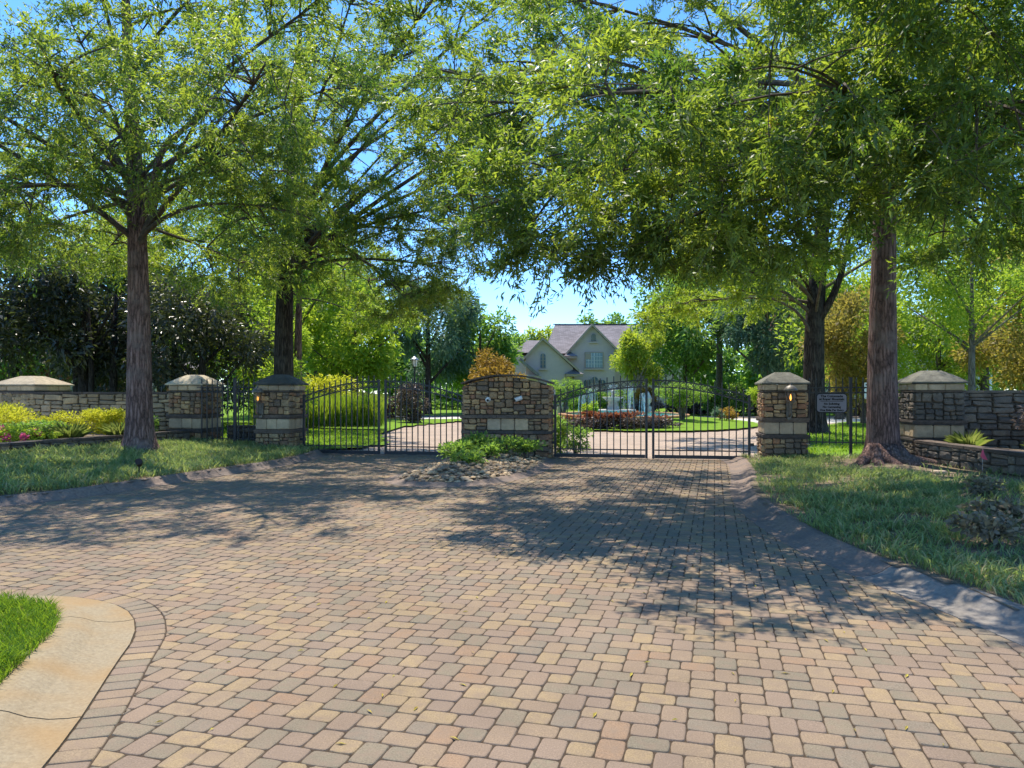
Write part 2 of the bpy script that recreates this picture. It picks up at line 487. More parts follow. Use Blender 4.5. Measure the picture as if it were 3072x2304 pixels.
def in_poly(poly, X, Y):
    c = np.zeros(X.shape, bool)
    n = len(poly)
    for i in range(n):
        x0, y0 = poly[i]; x1, y1 = poly[(i + 1) % n]
        if y0 == y1: continue
        k = ((y0 > Y) != (y1 > Y)) & (X < (x1 - x0) * (Y - y0) / (y1 - y0) + x0)
        c ^= k
    return c

def smooth(poly, n=3, closed=False):
    """Catmull-Rom resample"""
    P = [np.array(p, float) for p in poly]
    out = []
    m = len(P)
    for i in range(m if closed else m - 1):
        p1, p2 = P[i], P[(i + 1) % m]
        p0 = P[i - 1] if (closed or i > 0) else 2 * p1 - p2
        p3 = P[(i + 2) % m] if (closed or i + 2 < m) else 2 * p2 - p1
        for k in range(n):
            s = k / n
            out.append(tuple(0.5 * (2 * p1 + (p2 - p0) * s + (2 * p0 - 5 * p1 + 4 * p2 - p3) * s * s + (3 * p1 - p0 - 3 * p2 + p3) * s ** 3)))
    if not closed: out.append(tuple(P[-1]))
    return out

def sstep(a, b, x):
    s = np.clip((x - a) / (b - a), 0, 1)
    return s * s * (3 - 2 * s)

# outlines on the ground (metres; camera stands at the origin looking along +Y)
RIGHT = smooth([(5.25, 18.6), (5.0, 17.0), (4.35, 14.6), (3.75, 12.66), (3.32, 10.9), (3.12, 9.3), (3.06, 7.7), (3.2, 6.5), (3.33, 5.7), (3.42, 4.9), (3.5, 3.9), (3.55, 2.4)], 4)
LEFT = smooth([(-5.0, 20.2), (-5.0, 18.2), (-5.35, 16.3), (-6.05, 14.3), (-6.75, 12.1), (-7.6, 10.75), (-8.8, 9.5), (-10.4, 8.7), (-13.0, 8.0)], 4)
NOSE = smooth([(-7.5, 6.15), (-5.5, 6.16), (-4.03, 6.13), (-3.6, 6.08), (-3.3, 5.95), (-3.05, 5.77), (-2.86, 5.54), (-2.72, 5.3), (-2.6, 5.03), (-2.48, 4.6), (-2.36, 4.2), (-2.24, 3.8), (-2.13, 3.35), (-1.98, 2.6)], 4)
ISLAND = smooth([(-1.45, 18.9), (-1.75, 17.6), (-2.2, 15.9), (-2.46, 14.3), (-2.15, 13.45), (-1.5, 13.1), (-0.8, 13.2), (-0.1, 13.9), (0.5, 15.1), (0.9, 16.7), (1.12, 18.6)], 4)

def offset(poly, d):
    """left-hand offset of a polyline"""
    P = np.array(poly)
    T = np.gradient(P, axis=0)
    T = T / np.linalg.norm(T, axis=1, keepdims=True)
    return [tuple(p) for p in P + d * np.stack([-T[:, 1], T[:, 0]], 1)]

BORDER = offset(NOSE, 0.2)

# ------------------------------------------------------------------ ground sheets
def sheet(name, pts, z, mat, kind='structure'):
    o = MB().poly([(x, y, z) for x, y in pts]).build(name, mat)
    return tag(o, kind=kind)

sheet('ground', [(-400, -60), (400, -60), (400, 600), (-400, 600)], -0.06, M['ground'])
sheet('inner_driveway', [(-7, 20.3), (9, 18), (40, 18), (40, 52), (-7, 52)], -0.008, M['inner_pave'])
sheet('concrete_road', [(8, 40), (80, 40), (80, 47), (8, 47)], 0.004, M['concrete'])
sheet('street', [(-60, 50), (-1, 50), (-1, 68), (-60, 68)], 0.004, M['asphalt'])
sheet('side_path', [(-6.5, 44.5), (0, 44.5), (0, 49.9), (-6.5, 49.9)], 0.006, M['concrete'])

def grid_sheet(name, inside, bounds, step, zf, mat, kind='structure'):
    x0, x1, y0, y1 = bounds
    xs = np.arange(x0, x1 + step, step); ys = np.arange(y0, y1 + step, step)
    X, Y = np.meshgrid(xs, ys)
    Z = zf(X, Y)
    Xc = (X[:-1, :-1] + step / 2); Yc = (Y[:-1, :-1] + step / 2)
    ok = inside(Xc, Yc)
    nx = len(xs)
    idx = np.arange(X.size).reshape(X.shape)
    F = np.stack([idx[:-1, :-1][ok], idx[:-1, 1:][ok], idx[1:, 1:][ok], idx[1:, :-1][ok]], 1)
    V = np.stack([X.ravel(), Y.ravel(), Z.ravel()], 1)
    used, inv = np.unique(F, return_inverse=True)
    me = np_mesh(name, V[used], inv.reshape(F.shape), mat, smooth=True)
    return tag(link(name, me), kind=kind)

LBACK = [(-13.6, 8.4)] + [(-12.4, 12.5), (-10.75, 15.6), (-8.8, 19.9), (-8.0, 20.75), (-5.9, 20.45)]
LVERGE = offset(LEFT, -0.34)
LV_SOIL = offset(LEFT, -0.27) + [(-13.6, 8.4), (-12.4, 12.5), (-10.75, 15.6), (-8.8, 20.0), (-8.6, 20.9), (-4.9, 20.4)]
LV_POLY = LVERGE[:] + [(-13.6, 8.4), (-12.4, 12.5), (-10.75, 15.6), (-8.8, 20.0), (-8.6, 20.9), (-5.0, 20.4)]
def z_left(X, Y):
    d = seg_dist(LVERGE, X, Y)
    return 0.11 + 0.27 * sstep(0, 5.2, d) + 0.012 * np.sin(3.1 * X + 1.7 * Y)
RVERGE = offset(RIGHT, 0.46)
RV_SOIL = offset(RIGHT, 0.38) + [(14, 2.4), (12.5, 8), (9.6, 10), (9.15, 12.4), (8.78, 15.9), (8.95, 17.3), (5.7, 18.4)]
RV_POLY = RVERGE[:] + [(14, 2.4), (12.5, 8), (9.6, 10), (9.15, 12.4), (8.78, 15.9), (8.95, 17.3), (5.9, 18.2)]
def z_right(X, Y):
    d = seg_dist(RVERGE, X, Y)
    base = 0.098 + 0.095 * sstep(0, 3.5, d) + 0.015 * np.sin(2.7 * X - 1.3 * Y)
    return base + 0.09 * np.exp(-((X - 7.86) ** 2 + (Y - 15.6) ** 2) / 1.2)
grid_sheet('left_verge', lambda X, Y: in_poly(LV_SOIL, X, Y), (-14, -4.4, 8, 21.2), 0.1, z_left, M['soil'])
grid_sheet('right_verge', lambda X, Y: in_poly(RV_SOIL, X, Y), (3.2, 14, 2.2, 18.8), 0.1, z_right, M['soil'])
NGR = offset(NOSE, -0.48)
NGR = NGR + [(-2.6, 2.4), (-8, 2.4)]
grid_sheet('corner_verge', lambda X, Y: in_poly(NGR, X, Y), (-7.6, -2.3, 2.4, 6), 0.08, lambda X, Y: 0.075 + 0.02 * sstep(0, .6, seg_dist(NGR[:-1], X, Y)), M['soil'])
# lawns behind the gate
LAWN_L = smooth([(-5.4, 21.0), (-4.5, 21.9), (-4.1, 23.9), (-5.0, 28.0), (-5.4, 31.8), (-5.15, 34.5), (-4.5, 37.5), (-2.6, 42.5), (-3.4, 44.0), (-8, 44.3), (-20, 44.3)], 3) + [(-24, 44.3), (-24, 22.5)]
grid_sheet('left_lawn', lambda X, Y: in_poly(LAWN_L, X, Y), (-24, -2, 20.8, 45), 0.4, lambda X, Y: 0.07 + 0.03 * np.sin(0.6 * X) * np.cos(0.5 * Y) + 0.25 * sstep(-6, -14, X), M['lawn'])
LAWN_R = smooth([(7.0, 18.6), (8.6, 21), (10.0, 25), (12.0, 30), (15, 35), (19, 38.6), (26, 39.5), (44, 39.6)], 3) + [(44, 16), (9, 16.2)]
grid_sheet('right_lawn', lambda X, Y: in_poly(LAWN_R, X, Y), (6.6, 44, 15.6, 40), 0.4, lambda X, Y: 0.06 + 0.10 * sstep(6.5, 9.5, X) + 0.02 * np.sin(0.7 * X + 0.4 * Y), M['lawn'])
ISL_C, ISL_R = (6.2, 42.0), (7.0, 11.2)
grid_sheet('fountain_island', lambda X, Y: ((X - 6.2) / 7.0) ** 2 + ((Y - 42) / 11.2) ** 2 < 1, (-1, 14, 30, 54), 0.3,
           lambda X, Y: 0.08 + 0.24 * sstep(1.0, 0.5, np.sqrt(((X - 6.2) / 7.0) ** 2 + ((Y - 42) / 11.2) ** 2)), M['lawn'])
grid_sheet('far_lawn', lambda X, Y: X > -200, (-60, 90, 52.5, 130), 2.5, lambda X, Y: 0.02 + 0.0 * X, M['lawn'])

# ------------------------------------------------------------------ curbs (rolled concrete, cast in lengths)
def curb(name, line, side, width, segs, mats, jointw=0.012, hi=0.13, cut=None):
    """line = paving edge; the curb rises on the given side (+1 left of travel)"""
    prof = [(0.0, -0.05), (0.0, 0.006), (0.12, 0.004), (0.3, 0.012), (0.5, 0.045), (0.66, 0.095), (0.8, 0.125), (0.93, 0.13), (1.0, 0.118), (1.0, -0.05)]
    prof = [(a * width, z * hi / 0.13 if z > 0 else z) for a, z in prof]
    P = np.array(line); L = np.concatenate([[0], np.cumsum(np.linalg.norm(np.diff(P, axis=0), axis=1))])
    def at(s):
        x = np.interp(s, L, P[:, 0]); y = np.interp(s, L, P[:, 1])
        e = 0.15
        dx = np.interp(s + e, L, P[:, 0]) - np.interp(s - e, L, P[:, 0]); dy = np.interp(s + e, L, P[:, 1]) - np.interp(s - e, L, P[:, 1])
        h = math.hypot(dx, dy)
        return x, y, -dy / h * side, dx / h * side
    top = None
    bounds = np.linspace(0, L[-1], segs + 1)
    if cut is not None: bounds = np.array([L[-1] * c for c in cut])
    segs = len(bounds) - 1
    for k in range(segs):
        m = MB(); vs = []; fs = []
        ss = np.linspace(bounds[k] + jointw / 2, bounds[k + 1] - jointw / 2, max(4, int((bounds[k + 1] - bounds[k]) / 0.22)))
        npf = len(prof)
        for s in ss:
            x, y, nx, ny = at(s)
            for a, z in prof: vs.append((x + nx * a, y + ny * a, z))
        for i in range(len(ss) - 1):
            for j in range(npf - 1):
                a = i * npf + j
                q = (a, a + npf, a + npf + 1, a + 1)
                fs.append(q if side > 0 else q[::-1])
        fs.append(tuple(range(npf))); fs.append(tuple((len(ss) - 1) * npf + j for j in range(npf - 1, -1, -1)))
        m.add(vs, fs)
        if top is None:
            top = empty(name, (0, 0, 0)); top['kind'] = 'structure'
        o = m.build('curb_segment', mats[k % len(mats)], top)
    return top


curb('right_curb', RIGHT, 1, 0.48, 6, [M['curb_pink']] * 4 + [M['curb_grey']] * 2, cut=[0, .2, .38, .56, .735, .9, 1.0], hi=.11)
curb('left_curb', LEFT, -1, 0.36, 6, [M['curb_pink']])
curb('island_curb', ISLAND, 1, 0.34, 5, [M['curb_pink']], hi=.06)
curb('corner_curb', NOSE, -1, 0.5, 4, [M['curb_sand']], hi=0.095, cut=[0, .36, .62, .84, 1.0])

# ------------------------------------------------------------------ driveway: pavers laid one by one
bed_pts = [(-40, 2.0), (3.7, 2.0), (3.6, 7), (4.2, 12.6), (5.6, 18.5), (-5.2, 20.6), (-5.4, 17.8), (-7.2, 12), (-9, 10), (-13, 8.6), (-40, 8)]
drive = sheet('driveway', bed_pts, -0.006, M['joint'])
WP = 0.1364
TH = R(15.4)
eu = np.array([math.cos(TH), -math.sin(TH)]); ev = np.array([math.sin(TH), math.cos(TH)])

def inset_ring(pts, d):
    P = np.array(pts); n = len(P)
    E = np.roll(P, -1, 0) - P
    E /= np.maximum(np.linalg.norm(E, axis=1, keepdims=True), 1e-9)
    Nn = np.stack([-E[:, 1], E[:, 0]], 1)
    V = Nn + np.roll(Nn, 1, 0)
    V /= np.maximum(np.linalg.norm(V, axis=1, keepdims=True), 1e-9)
    return P + V * d

def paver_outline(w, h, cut=0.022):
    x, y = w / 2, h / 2
    b = 0.0025
    return [(-x + cut, -y), (0, -y - b), (x - cut, -y), (x - cut * .25, -y + cut * .25), (x, -y + cut), (x + b, 0), (x, y - cut), (x - cut * .25, y - cut * .25), (x - cut, y), (0, y + b), (-x + cut, y), (-x + cut * .25, y - cut * .25), (-x, y - cut), (-x - b, 0), (-x, -y + cut), (-x + cut * .25, -y + cut * .25)]

def paver_geo(outl, z=0.0, tilt=(0, 0), simple=False):
    P = np.array(outl); c = P.mean(0); n = len(P)
    if simple:
        I = inset_ring(P, 0.005)
        f = lambda A, h: [(p[0], p[1], z + h + (p[0] - c[0]) * tilt[0] + (p[1] - c[1]) * tilt[1]) for p in A]
        return f(P, -0.007) + f(I, 0.0), [(i, (i + 1) % n, n + (i + 1) % n, n + i) for i in range(n)] + [tuple(range(n, 2 * n))]
    I = inset_ring(P, 0.004); J = inset_ring(P, 0.011)
    f = lambda A, h: [(p[0], p[1], z + h + (p[0] - c[0]) * tilt[0] + (p[1] - c[1]) * tilt[1]) for p in A]
    vs = f(P, -0.02) + f(P, -0.008) + f(I, -0.002) + f(J, 0.0)
    fs = []
    for r in range(3):
        for i in range(n):
            j = (i + 1) % n
            fs.append((r * n + i, r * n + j, (r + 1) * n + j, (r + 1) * n + i))
    fs.append(tuple(3 * n + i for i in range(n)))
    return vs, fs

def clip_half(poly, p, nrm):
    """keep the part of the polygon where (q-p).nrm >= 0"""
    out = []
    n = len(poly)
    for i in range(n):
        a, b = poly[i], poly[(i + 1) % n]
        da = (a[0] - p[0]) * nrm[0] + (a[1] - p[1]) * nrm[1]
        db = (b[0] - p[0]) * nrm[0] + (b[1] - p[1]) * nrm[1]
        if da >= 0: out.append(a)
        if (da >= 0) != (db >= 0):
            s = da / (da - db)
            out.append((a[0] + (b[0] - a[0]) * s, a[1] + (b[1] - a[1]) * s))
    return out

cells = []           # (u0, v0, w, h) in column units
V0 = 3.808 / WP
for c in range(-130, 75):
    base = V0 + (0 if c % 4 in (0, 3, 1) else 2)      # long stones straddle columns -1, 0, 1; shifted by half a period two columns on
    for k in range(-8, 46):
        b = V0 + 4 * k
        cc = c % 4
        if cc == 0:
            cells += [(c - 1, b, 1.5, 1), (c + 0.5, b, 1.5, 1), (c, b + 1, 1, 1.5), (c, b + 2.5, 1, 1.5)]
        elif cc == 2:
            cells += [(c - 1, b + 2, 1.5, 1), (c + 0.5, b + 2, 1.5, 1), (c, b + 3, 1, 1.5), (c, b + 4.5, 1, 1.5)]
        else:
            cells += [(c, b + 1, 1, 1), (c, b + 3, 1, 1)]
cells = np.array(cells)
cu = (cells[:, 0] + cells[:, 2] / 2) * WP; cv = (cells[:, 1] + cells[:, 3] / 2) * WP
CX = cu * eu[0] + cv * ev[0]; CY = cu * eu[1] + cv * ev[1]
def xb(poly):
    p = sorted(poly, key=lambda q: q[1]); return np.array([q[1] for q in p]), np.array([q[0] for q in p])
ry, rx = xb(RIGHT)
ok = (CY > 2.5) & (CY < 20.3 - 0.176 * (CX + 5)) & (CX < np.interp(CY, ry, rx) + 0.12) & (np.abs(CX) < 0.8 * CY + 1.2)
left_poly = [(-60, 25), (-5.08, 25)] + [(x - 0.1, y + 0.05) for x, y in LEFT] + [(-60, 8.0)]
ok &= ~in_poly(left_poly, CX, CY)
ok &= ~in_poly(offset(ISLAND, 0.12) , CX, CY)
bpoly = BORDER + [(-1.7, 2.0), (-9, 2.0), (-9, 6.36)]
dB = seg_dist(BORDER, CX, CY)
inB = in_poly(bpoly, CX, CY)
ok &= ~(inB & (dB > 0.085))
sel = np.where(ok)[0]
in_view = lambda x, y: abs(x) < 0.70 * y and y > 3.3
order = sorted(sel, key=lambda i: CY[i] + (0 if in_view(CX[i], CY[i]) else 100))
G = 0.0055
shapes = {}
for key, (w, h) in {'small': (1, 1), 'deep': (1, 1.5), 'wide': (1.5, 1)}.items():
    v, f = paver_geo(paver_outline(w * WP - G, h * WP - G))
    me = bpy.data.meshes.new('paver'); me.from_pydata(v, [], f); me.materials.append(M['paver']); me.update()
    shapes[(w, h)] = me
field = MB()
single = 0
Bn = np.array(BORDER)
for i in order:
    x, y = CX[i], CY[i]; w, h = cells[i, 2], cells[i, 3]
    near_b = (dB[i] < 0.13)
    z = random.uniform(-0.002, 0.002)
    tx, ty = random.uniform(-.012, .012), random.uniform(-.012, .012)
    if near_b or single >= 278 or not in_view(x, y):
        ol = [(x + p[0] * eu[0] + p[1] * ev[0], y + p[0] * eu[1] + p[1] * ev[1]) for p in paver_outline(w * WP - G, h * WP - G)]
        if near_b:
            k = int(np.argmin(np.hypot(Bn[:, 0] - x, Bn[:, 1] - y)))
            a, b2 = Bn[max(k - 1, 0)], Bn[min(k + 1, len(Bn) - 1)]
            tt = (b2 - a) / np.linalg.norm(b2 - a); nn = np.array([-tt[1], tt[0]])
            ol = clip_half(ol, Bn[k] + nn * 0.004, nn)
            if len(ol) < 4: continue
            A = np.array(ol)
            if np.ptp(A[:, 0]) < 0.03 or np.ptp(A[:, 1]) < 0.03: continue
            if not (single >= 278 or not in_view(x, y)):
                c0 = A.mean(0)
                v, f = paver_geo([tuple(q) for q in (A - c0)], 0, (0, 0))
                mb = MB().add(v, f)
                mb.build('paver', M['paver'], drive, loc=(c0[0], c0[1], z)); single += 1
                continue
        far = y > 6.5 or not in_view(x, y)
        if far and not near_b: ol = [ol[q] for q in (0, 2, 4, 6, 8, 10, 12, 14)] if y < 12 else [ol[q] for q in (0, 2, 6, 8, 10, 14)][:0] + [ol[q] for q in (15, 3, 7, 11)]
        v, f = paver_geo(ol, z, (tx, ty), far)
        field.add(v, f)
    else:
        link('paver', shapes[(w, h)], drive, (x, y, z), (ty, -tx, -TH)); single += 1
tag(field.build('paver_field', M['paver'], drive), kind='stuff')
# soldier course of long pavers round the corner
P = np.array(offset(NOSE, 0.102)); L = np.concatenate([[0], np.cumsum(np.linalg.norm(np.diff(P, axis=0), axis=1))])
s = 1.6
while s < L[-1] - 0.2:
    x = np.interp(s, L, P[:, 0]); y = np.interp(s, L, P[:, 1])
    dx = np.interp(s + .05, L, P[:, 0]) - np.interp(s - .05, L, P[:, 0]); dy = np.interp(s + .05, L, P[:, 1]) - np.interp(s - .05, L, P[:, 1])
    v, f = paver_geo([tuple(p) for p in np.array(paver_outline(0.118, 0.19, 0.012))])
    if 's_me' not in globals():
        s_me = bpy.data.meshes.new('border_paver'); s_me.from_pydata(v, [], f); s_me.materials.append(M['paver']); s_me.update()
    link('border_paver', s_me, drive, (x, y, random.uniform(-.001, .003)), (0, random.uniform(-.01, .01), math.atan2(dy, dx)))
    s += 0.1225

# ------------------------------------------------------------------ stone masonry
def block_mesh(seed, mat, irr=1.0):
    r = random.Random(seed)
    cc = [r.uniform(.0, .17) * irr for _ in range(8)]
    base = [(-.5 + cc[7] * .3, -.5 + cc[0] + .06), (-.5 + cc[0] + .06, -.5 + cc[1] * .3), (r.uniform(-.1, .1), -.5 + cc[1] * .4), (.5 - cc[2] - .06, -.5 + cc[2] * .3), (.5 - cc[3] * .3, -.5 + cc[3] + .06), (.5 - cc[3] * .4, r.uniform(-.1, .1)),
            (.5 - cc[4] * .3, .5 - cc[4] - .06), (.5 - cc[4] - .06, .5 - cc[5] * .3), (r.uniform(-.1, .1), .5 - cc[5] * .4), (-.5 + cc[6] + .06, .5 - cc[6] * .3), (-.5 + cc[7] * .3, .5 - cc[7] - .06), (-.5 + cc[7] * .4, r.uniform(-.1, .1))]
    P = [(x * (1 + r.uniform(-.05, .06) * irr), z * (1 + r.uniform(-.07, .08) * irr)) for x, z in base]
    vs = [(x, 0.4, z) for x, z in P] + [(x * .99, -.55 + r.uniform(-.16, .16), z * .98) for x, z in P] + [(x * .84, -1 + r.uniform(-.2, .2), z * .8) for x, z in P] + [(r.uniform(-.15, .15), -1.05 + r.uniform(-.1, .1), r.uniform(-.15, .15))]
    n = len(P); fs = []
    for k in range(2):
        for i in range(n):
            j = (i + 1) % n
            fs.append((k * n + i, k * n + j, (k + 1) * n + j, (k + 1) * n + i))
    for i in range(n): fs.append((2 * n + i, 2 * n + (i + 1) % n, 3 * n))
    me = bpy.data.meshes.new('stone'); me.from_pydata(vs, [], fs); me.materials.append(mat); me.update()
    return me
BLK = {k: [block_mesh(i * 7 + 3, M[k], .15 if k == 'lime' else 1.15) for i in range(10)] for k in ('stone', 'stone_pale', 'stone_dark', 'ledge', 'lime')}

def rubble(x0, z0, w, h, sw, sh, r):
    """random rubble: rectangles filling the area"""
    out = []
    def cut(x, z, w, h):
        if w > sw * r.uniform(1.0, 2.1) and (w / sw >= h / sh):
            k = r.uniform(.36, .64); cut(x, z, w * k, h); cut(x + w * k, z, w * (1 - k), h)
        elif h > sh * r.uniform(1.0, 2.0):
            k = r.uniform(.3, .7); cut(x, z, w, h * k); cut(x, z + h * k, w, h * (1 - k))
        elif w > sw * r.uniform(1.3, 2.2):
            k = r.uniform(.36, .64); cut(x, z, w * k, h); cut(x + w * k, z, w * (1 - k), h)
        else: out.append((x, z, w, h))
    cut(x0, z0, w, h)
    return out

def stones(parent, rects, origin, ang, mat, depth=0.05, gap=0.008, name='stone', joined=None, seed=0, wob=0.07):
    """origin: local point of the face's x=0,z=0; ang: rotation of the face about z; the face looks along local -y"""
    r = random.Random(seed)
    cs, sn = math.cos(ang), math.sin(ang)
    for x, z, w, h in rects:
        cx, cz = x + w / 2, z + h / 2
        loc = (origin[0] + cx * cs, origin[1] + cx * sn, origin[2] + cz)
        me = r.choice(BLK[mat])
        d = depth * r.uniform(.75, 1.3)
        ry = r.uniform(-wob, wob)
        sx = (w - gap) * (-1 if False else 1)
        if joined is None:
            link(name, me, parent, loc, (0, ry, ang), (w - gap, d, h - gap))
        else:
            vs = []
            for v in me.vertices:
                vx, vy, vz = v.co.x * (w - gap), v.co.y * d, v.co.z * (h - gap)
                vs.append((loc[0] + vx * cs - vy * sn, loc[1] + vx * sn + vy * cs, loc[2] + vz))
            joined.add(vs, [tuple(p.vertices) for p in me.polygons])

def hip_cap(mb, s, z0, z1, lip, over, flat=0.28, nz=3):
    """pyramidal cap with a flat top; slightly sagging slopes built as courses"""
    a = s / 2 + over
    prof = [(a, z0), (a, z0 + lip)]
    for k in range(1, nz + 1):
        u = k / nz
        prof.append((a + (a * flat - a) * u + 0.02 * math.sin(PI * u), z0 + lip + (z1 - z0 - lip) * u))
    b = len(mb.v)
    vs = [(i * r, j * r, z) for r, z in prof for i, j in ((-1, -1), (1, -1), (1, 1), (-1, 1))]
    fs = [(3, 2, 1, 0)]
    for k in range(len(prof) - 1):
        for i in range(4):
            j = (i + 1) % 4
            fs.append((4 * k + i, 4 * k + j, 4 * k + 4 + j, 4 * k + 4 + i))
    fs.append(tuple(4 * (len(prof) - 1) + i for i in range(4)))
    mb.add(vs, fs)

def pier(name, label, loc, size, capmat, stone='stone', seed=1, faces=('front', 'left', 'right'), single=('front', 'right'), base=0.59, plain=False, lime='lime', cat='pillar', group=None, rz=R(-10)):
    t = empty(name, loc, rz, label, cat, group)
    s = size; hs = s / 2
    core = MB().box((0, 0, 0.8), (s - 0.05, s - 0.05, 2.1))
    core.build('core', M['mortar'], t)
    rest = MB(); restl = MB(); restd = MB()
    defs = {'front': ((-hs, -hs + .015, 0), 0), 'right': ((hs - .015, -hs, 0), PI / 2), 'left': ((-hs + .015, hs, 0), -PI / 2), 'back': ((hs, hs - .015, 0), PI)}
    for fi, (fn, (org, ang)) in enumerate(defs.items()):
        r = random.Random(seed * 10 + fi)
        j = None if fn in single else rest
        jl = restl if fn == 'back' else None
        low = rubble(0, -0.25, s, base + 0.25, 0.2, 0.12, r)
        stones(t, [q for q in low if q[1] + q[3] > 0.02], org, ang, stone, joined=j, seed=seed + fi)
        stones(t, rubble(0, 1.09, s, 0.6, 0.19, 0.13, r), org, ang, stone, joined=j, seed=seed + 9 + fi)
        # dressed limestone course and the course under the cap
        n = 3 if s > .8 else 2
        ws = [s / n * (1 + 0.25 * r.uniform(-1, 1)) for _ in range(n)]; ws = [q * s / sum(ws) for q in ws]
        x = 0
        for wq in ws:
            stones(t, [(x, 0.69, wq, 0.29)], org, ang, 'lime', 0.03, 0.008, 'limestone_block', jl, seed + int(x * 50), 0)
            x += wq
        x = 0
        for wq in reversed(ws):
            stones(t, [(x, 1.735, wq, 0.15)], org, ang, 'lime', 0.035, 0.008, 'limestone_block', jl, seed + 3 + int(x * 50), 0)
            x += wq
    if rest.v: tag(rest.build('rubble', M[stone], t), kind='stuff')
    if restl.v: tag(restl.build('limestone_course', M['lime'], t), kind='stuff')
    # projecting slate ledges, each laid in two or three lengths
    for z0, z1, ov in ((0.59, 0.685, 0.055), (0.985, 1.085, 0.06), (1.695, 1.73, 0.035)):
        m = MB()
        a = s + 2 * ov
        zz = (z0 + z1) / 2
        m.box((0, 0, zz + (z1 - z0) * .22), (a, a, (z1 - z0) * .5))
        m.box((0, 0, zz - (z1 - z0) * .26), (a - .03, a - .025, (z1 - z0) * .44))
        m.build('ledge', M['ledge'], t)
    m = MB(); hip_cap(m, s, 1.89, 2.18, 0.035, 0.075)
    m.build('cap', M[capmat], t)
    return t

def line_pt(r):
    """point of the gate line seen along the ray X/Y = r"""
    y = 19.157 / (1 + 0.17633 * r)
    return r * y, y
GA = R(-10)
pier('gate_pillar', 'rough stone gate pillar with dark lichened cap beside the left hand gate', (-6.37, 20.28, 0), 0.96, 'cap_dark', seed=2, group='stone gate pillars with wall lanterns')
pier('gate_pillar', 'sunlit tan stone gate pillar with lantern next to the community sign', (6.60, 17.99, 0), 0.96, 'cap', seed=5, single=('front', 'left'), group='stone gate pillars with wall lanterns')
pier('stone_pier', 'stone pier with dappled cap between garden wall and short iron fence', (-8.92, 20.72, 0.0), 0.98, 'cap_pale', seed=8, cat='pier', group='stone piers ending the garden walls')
pier('stone_pier', 'wide pale capped pier rising behind the long garden wall', (-14.5, 22.25, 0.0), 1.38, 'cap_pale', 'stone_pale', seed=11, cat='pier', group='stone piers ending the garden walls')
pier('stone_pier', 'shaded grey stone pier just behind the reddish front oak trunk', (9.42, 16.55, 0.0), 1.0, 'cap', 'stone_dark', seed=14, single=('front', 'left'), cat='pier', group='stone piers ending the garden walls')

# monument wall between the two gates
mw = empty('monument_wall', (-0.105, 19.17, 0), GA, 'arched fieldstone monument wall between the two driveway gates', 'wall')
W2, D2 = 1.125, 0.3
arch = lambda x: 1.90 + 0.215 * (1 - (x / W2) ** 2)
pl = [(-W2 + .03, -0.3), (W2 - .03, -0.3)] + [(x, arch(x) - 0.05) for x in np.linspace(W2 - .03, -W2 + .03, 15)]
MB().prism(pl, -D2 + .03, D2 - .03).build('core', M['mortar'], mw)
r = random.Random(77)
rects = [q for q in rubble(0, -0.2, 2 * W2, 0.83, 0.24, 0.135, r) if q[1] + q[3] > 0]
rects += rubble(0, 0.72, 0.62, 0.3, 0.22, 0.13, r) + rubble(1.72, 0.72, 2 * W2 - 1.72, 0.3, 0.22, 0.13, r)
up = rubble(0, 1.12, 2 * W2, 1.02, 0.2, 0.13, r)
for x, z, w, h in up:
    top = min(arch(x - W2), arch(x + w - W2)) - 0.01
    if z > top - 0.04: continue
    rects.append((x, z, w, min(h, top - z)))
stones(mw, rects, (-W2, -D2 + .015, 0), 0, 'stone', 0.055, 0.009, seed=70)
for k in range(3):
    stones(mw, [(0.63 + k * 0.362, 0.715, 0.358, 0.31)], (-W2, -D2 + .02, 0), 0, 'lime', 0.03, 0.01, 'limestone_panel', None, 20 + k, 0)
jm = MB()
for ang, org in ((PI / 2, (W2 - .015, -D2, 0)), (-PI / 2, (-W2 + .015, D2, 0))):
    stones(mw, rubble(0, 0, 2 * D2, 1.86, 0.22, 0.14, r), org, ang, 'stone', joined=None, seed=75)
stones(mw, [q for q in rubble(0, 0, 2 * W2, 1.85, 0.3, 0.16, r)], (W2, D2 - .015, 0), PI, 'stone', joined=jm, seed=76)
tag(jm.build('rubble', M['stone'], mw), kind='stuff')
for z0, z1, ov in ((0.635, 0.705, 0.05), (1.03, 1.11, 0.07)):
    n = 5
    for k in range(n):
        w = (2 * W2 + 2 * ov) / n
        MB().box((-W2 - ov + (k + .5) * w, -0.02, (z0 + z1) / 2 + random.uniform(-.004, .004)), (w - .008, 2 * D2 + 2 * ov + random.uniform(-.02, .02), z1 - z0), random.uniform(-.01, .01)).build('ledge', M['ledge'], mw)
n = 9
xs = np.linspace(-W2 - .06, W2 + .06, n + 1)
for k in range(n):
    x0, x1 = xs[k] + .003, xs[k + 1] - .003
    MB().prism([(x0, arch(x0 * .95)), (x1, arch(x1 * .95)), (x1, arch(x1 * .95) + .042), (x0, arch(x0 * .95) + .042)], -D2 - .06, D2 + .06).build('coping_stone', M['ledge'], mw)

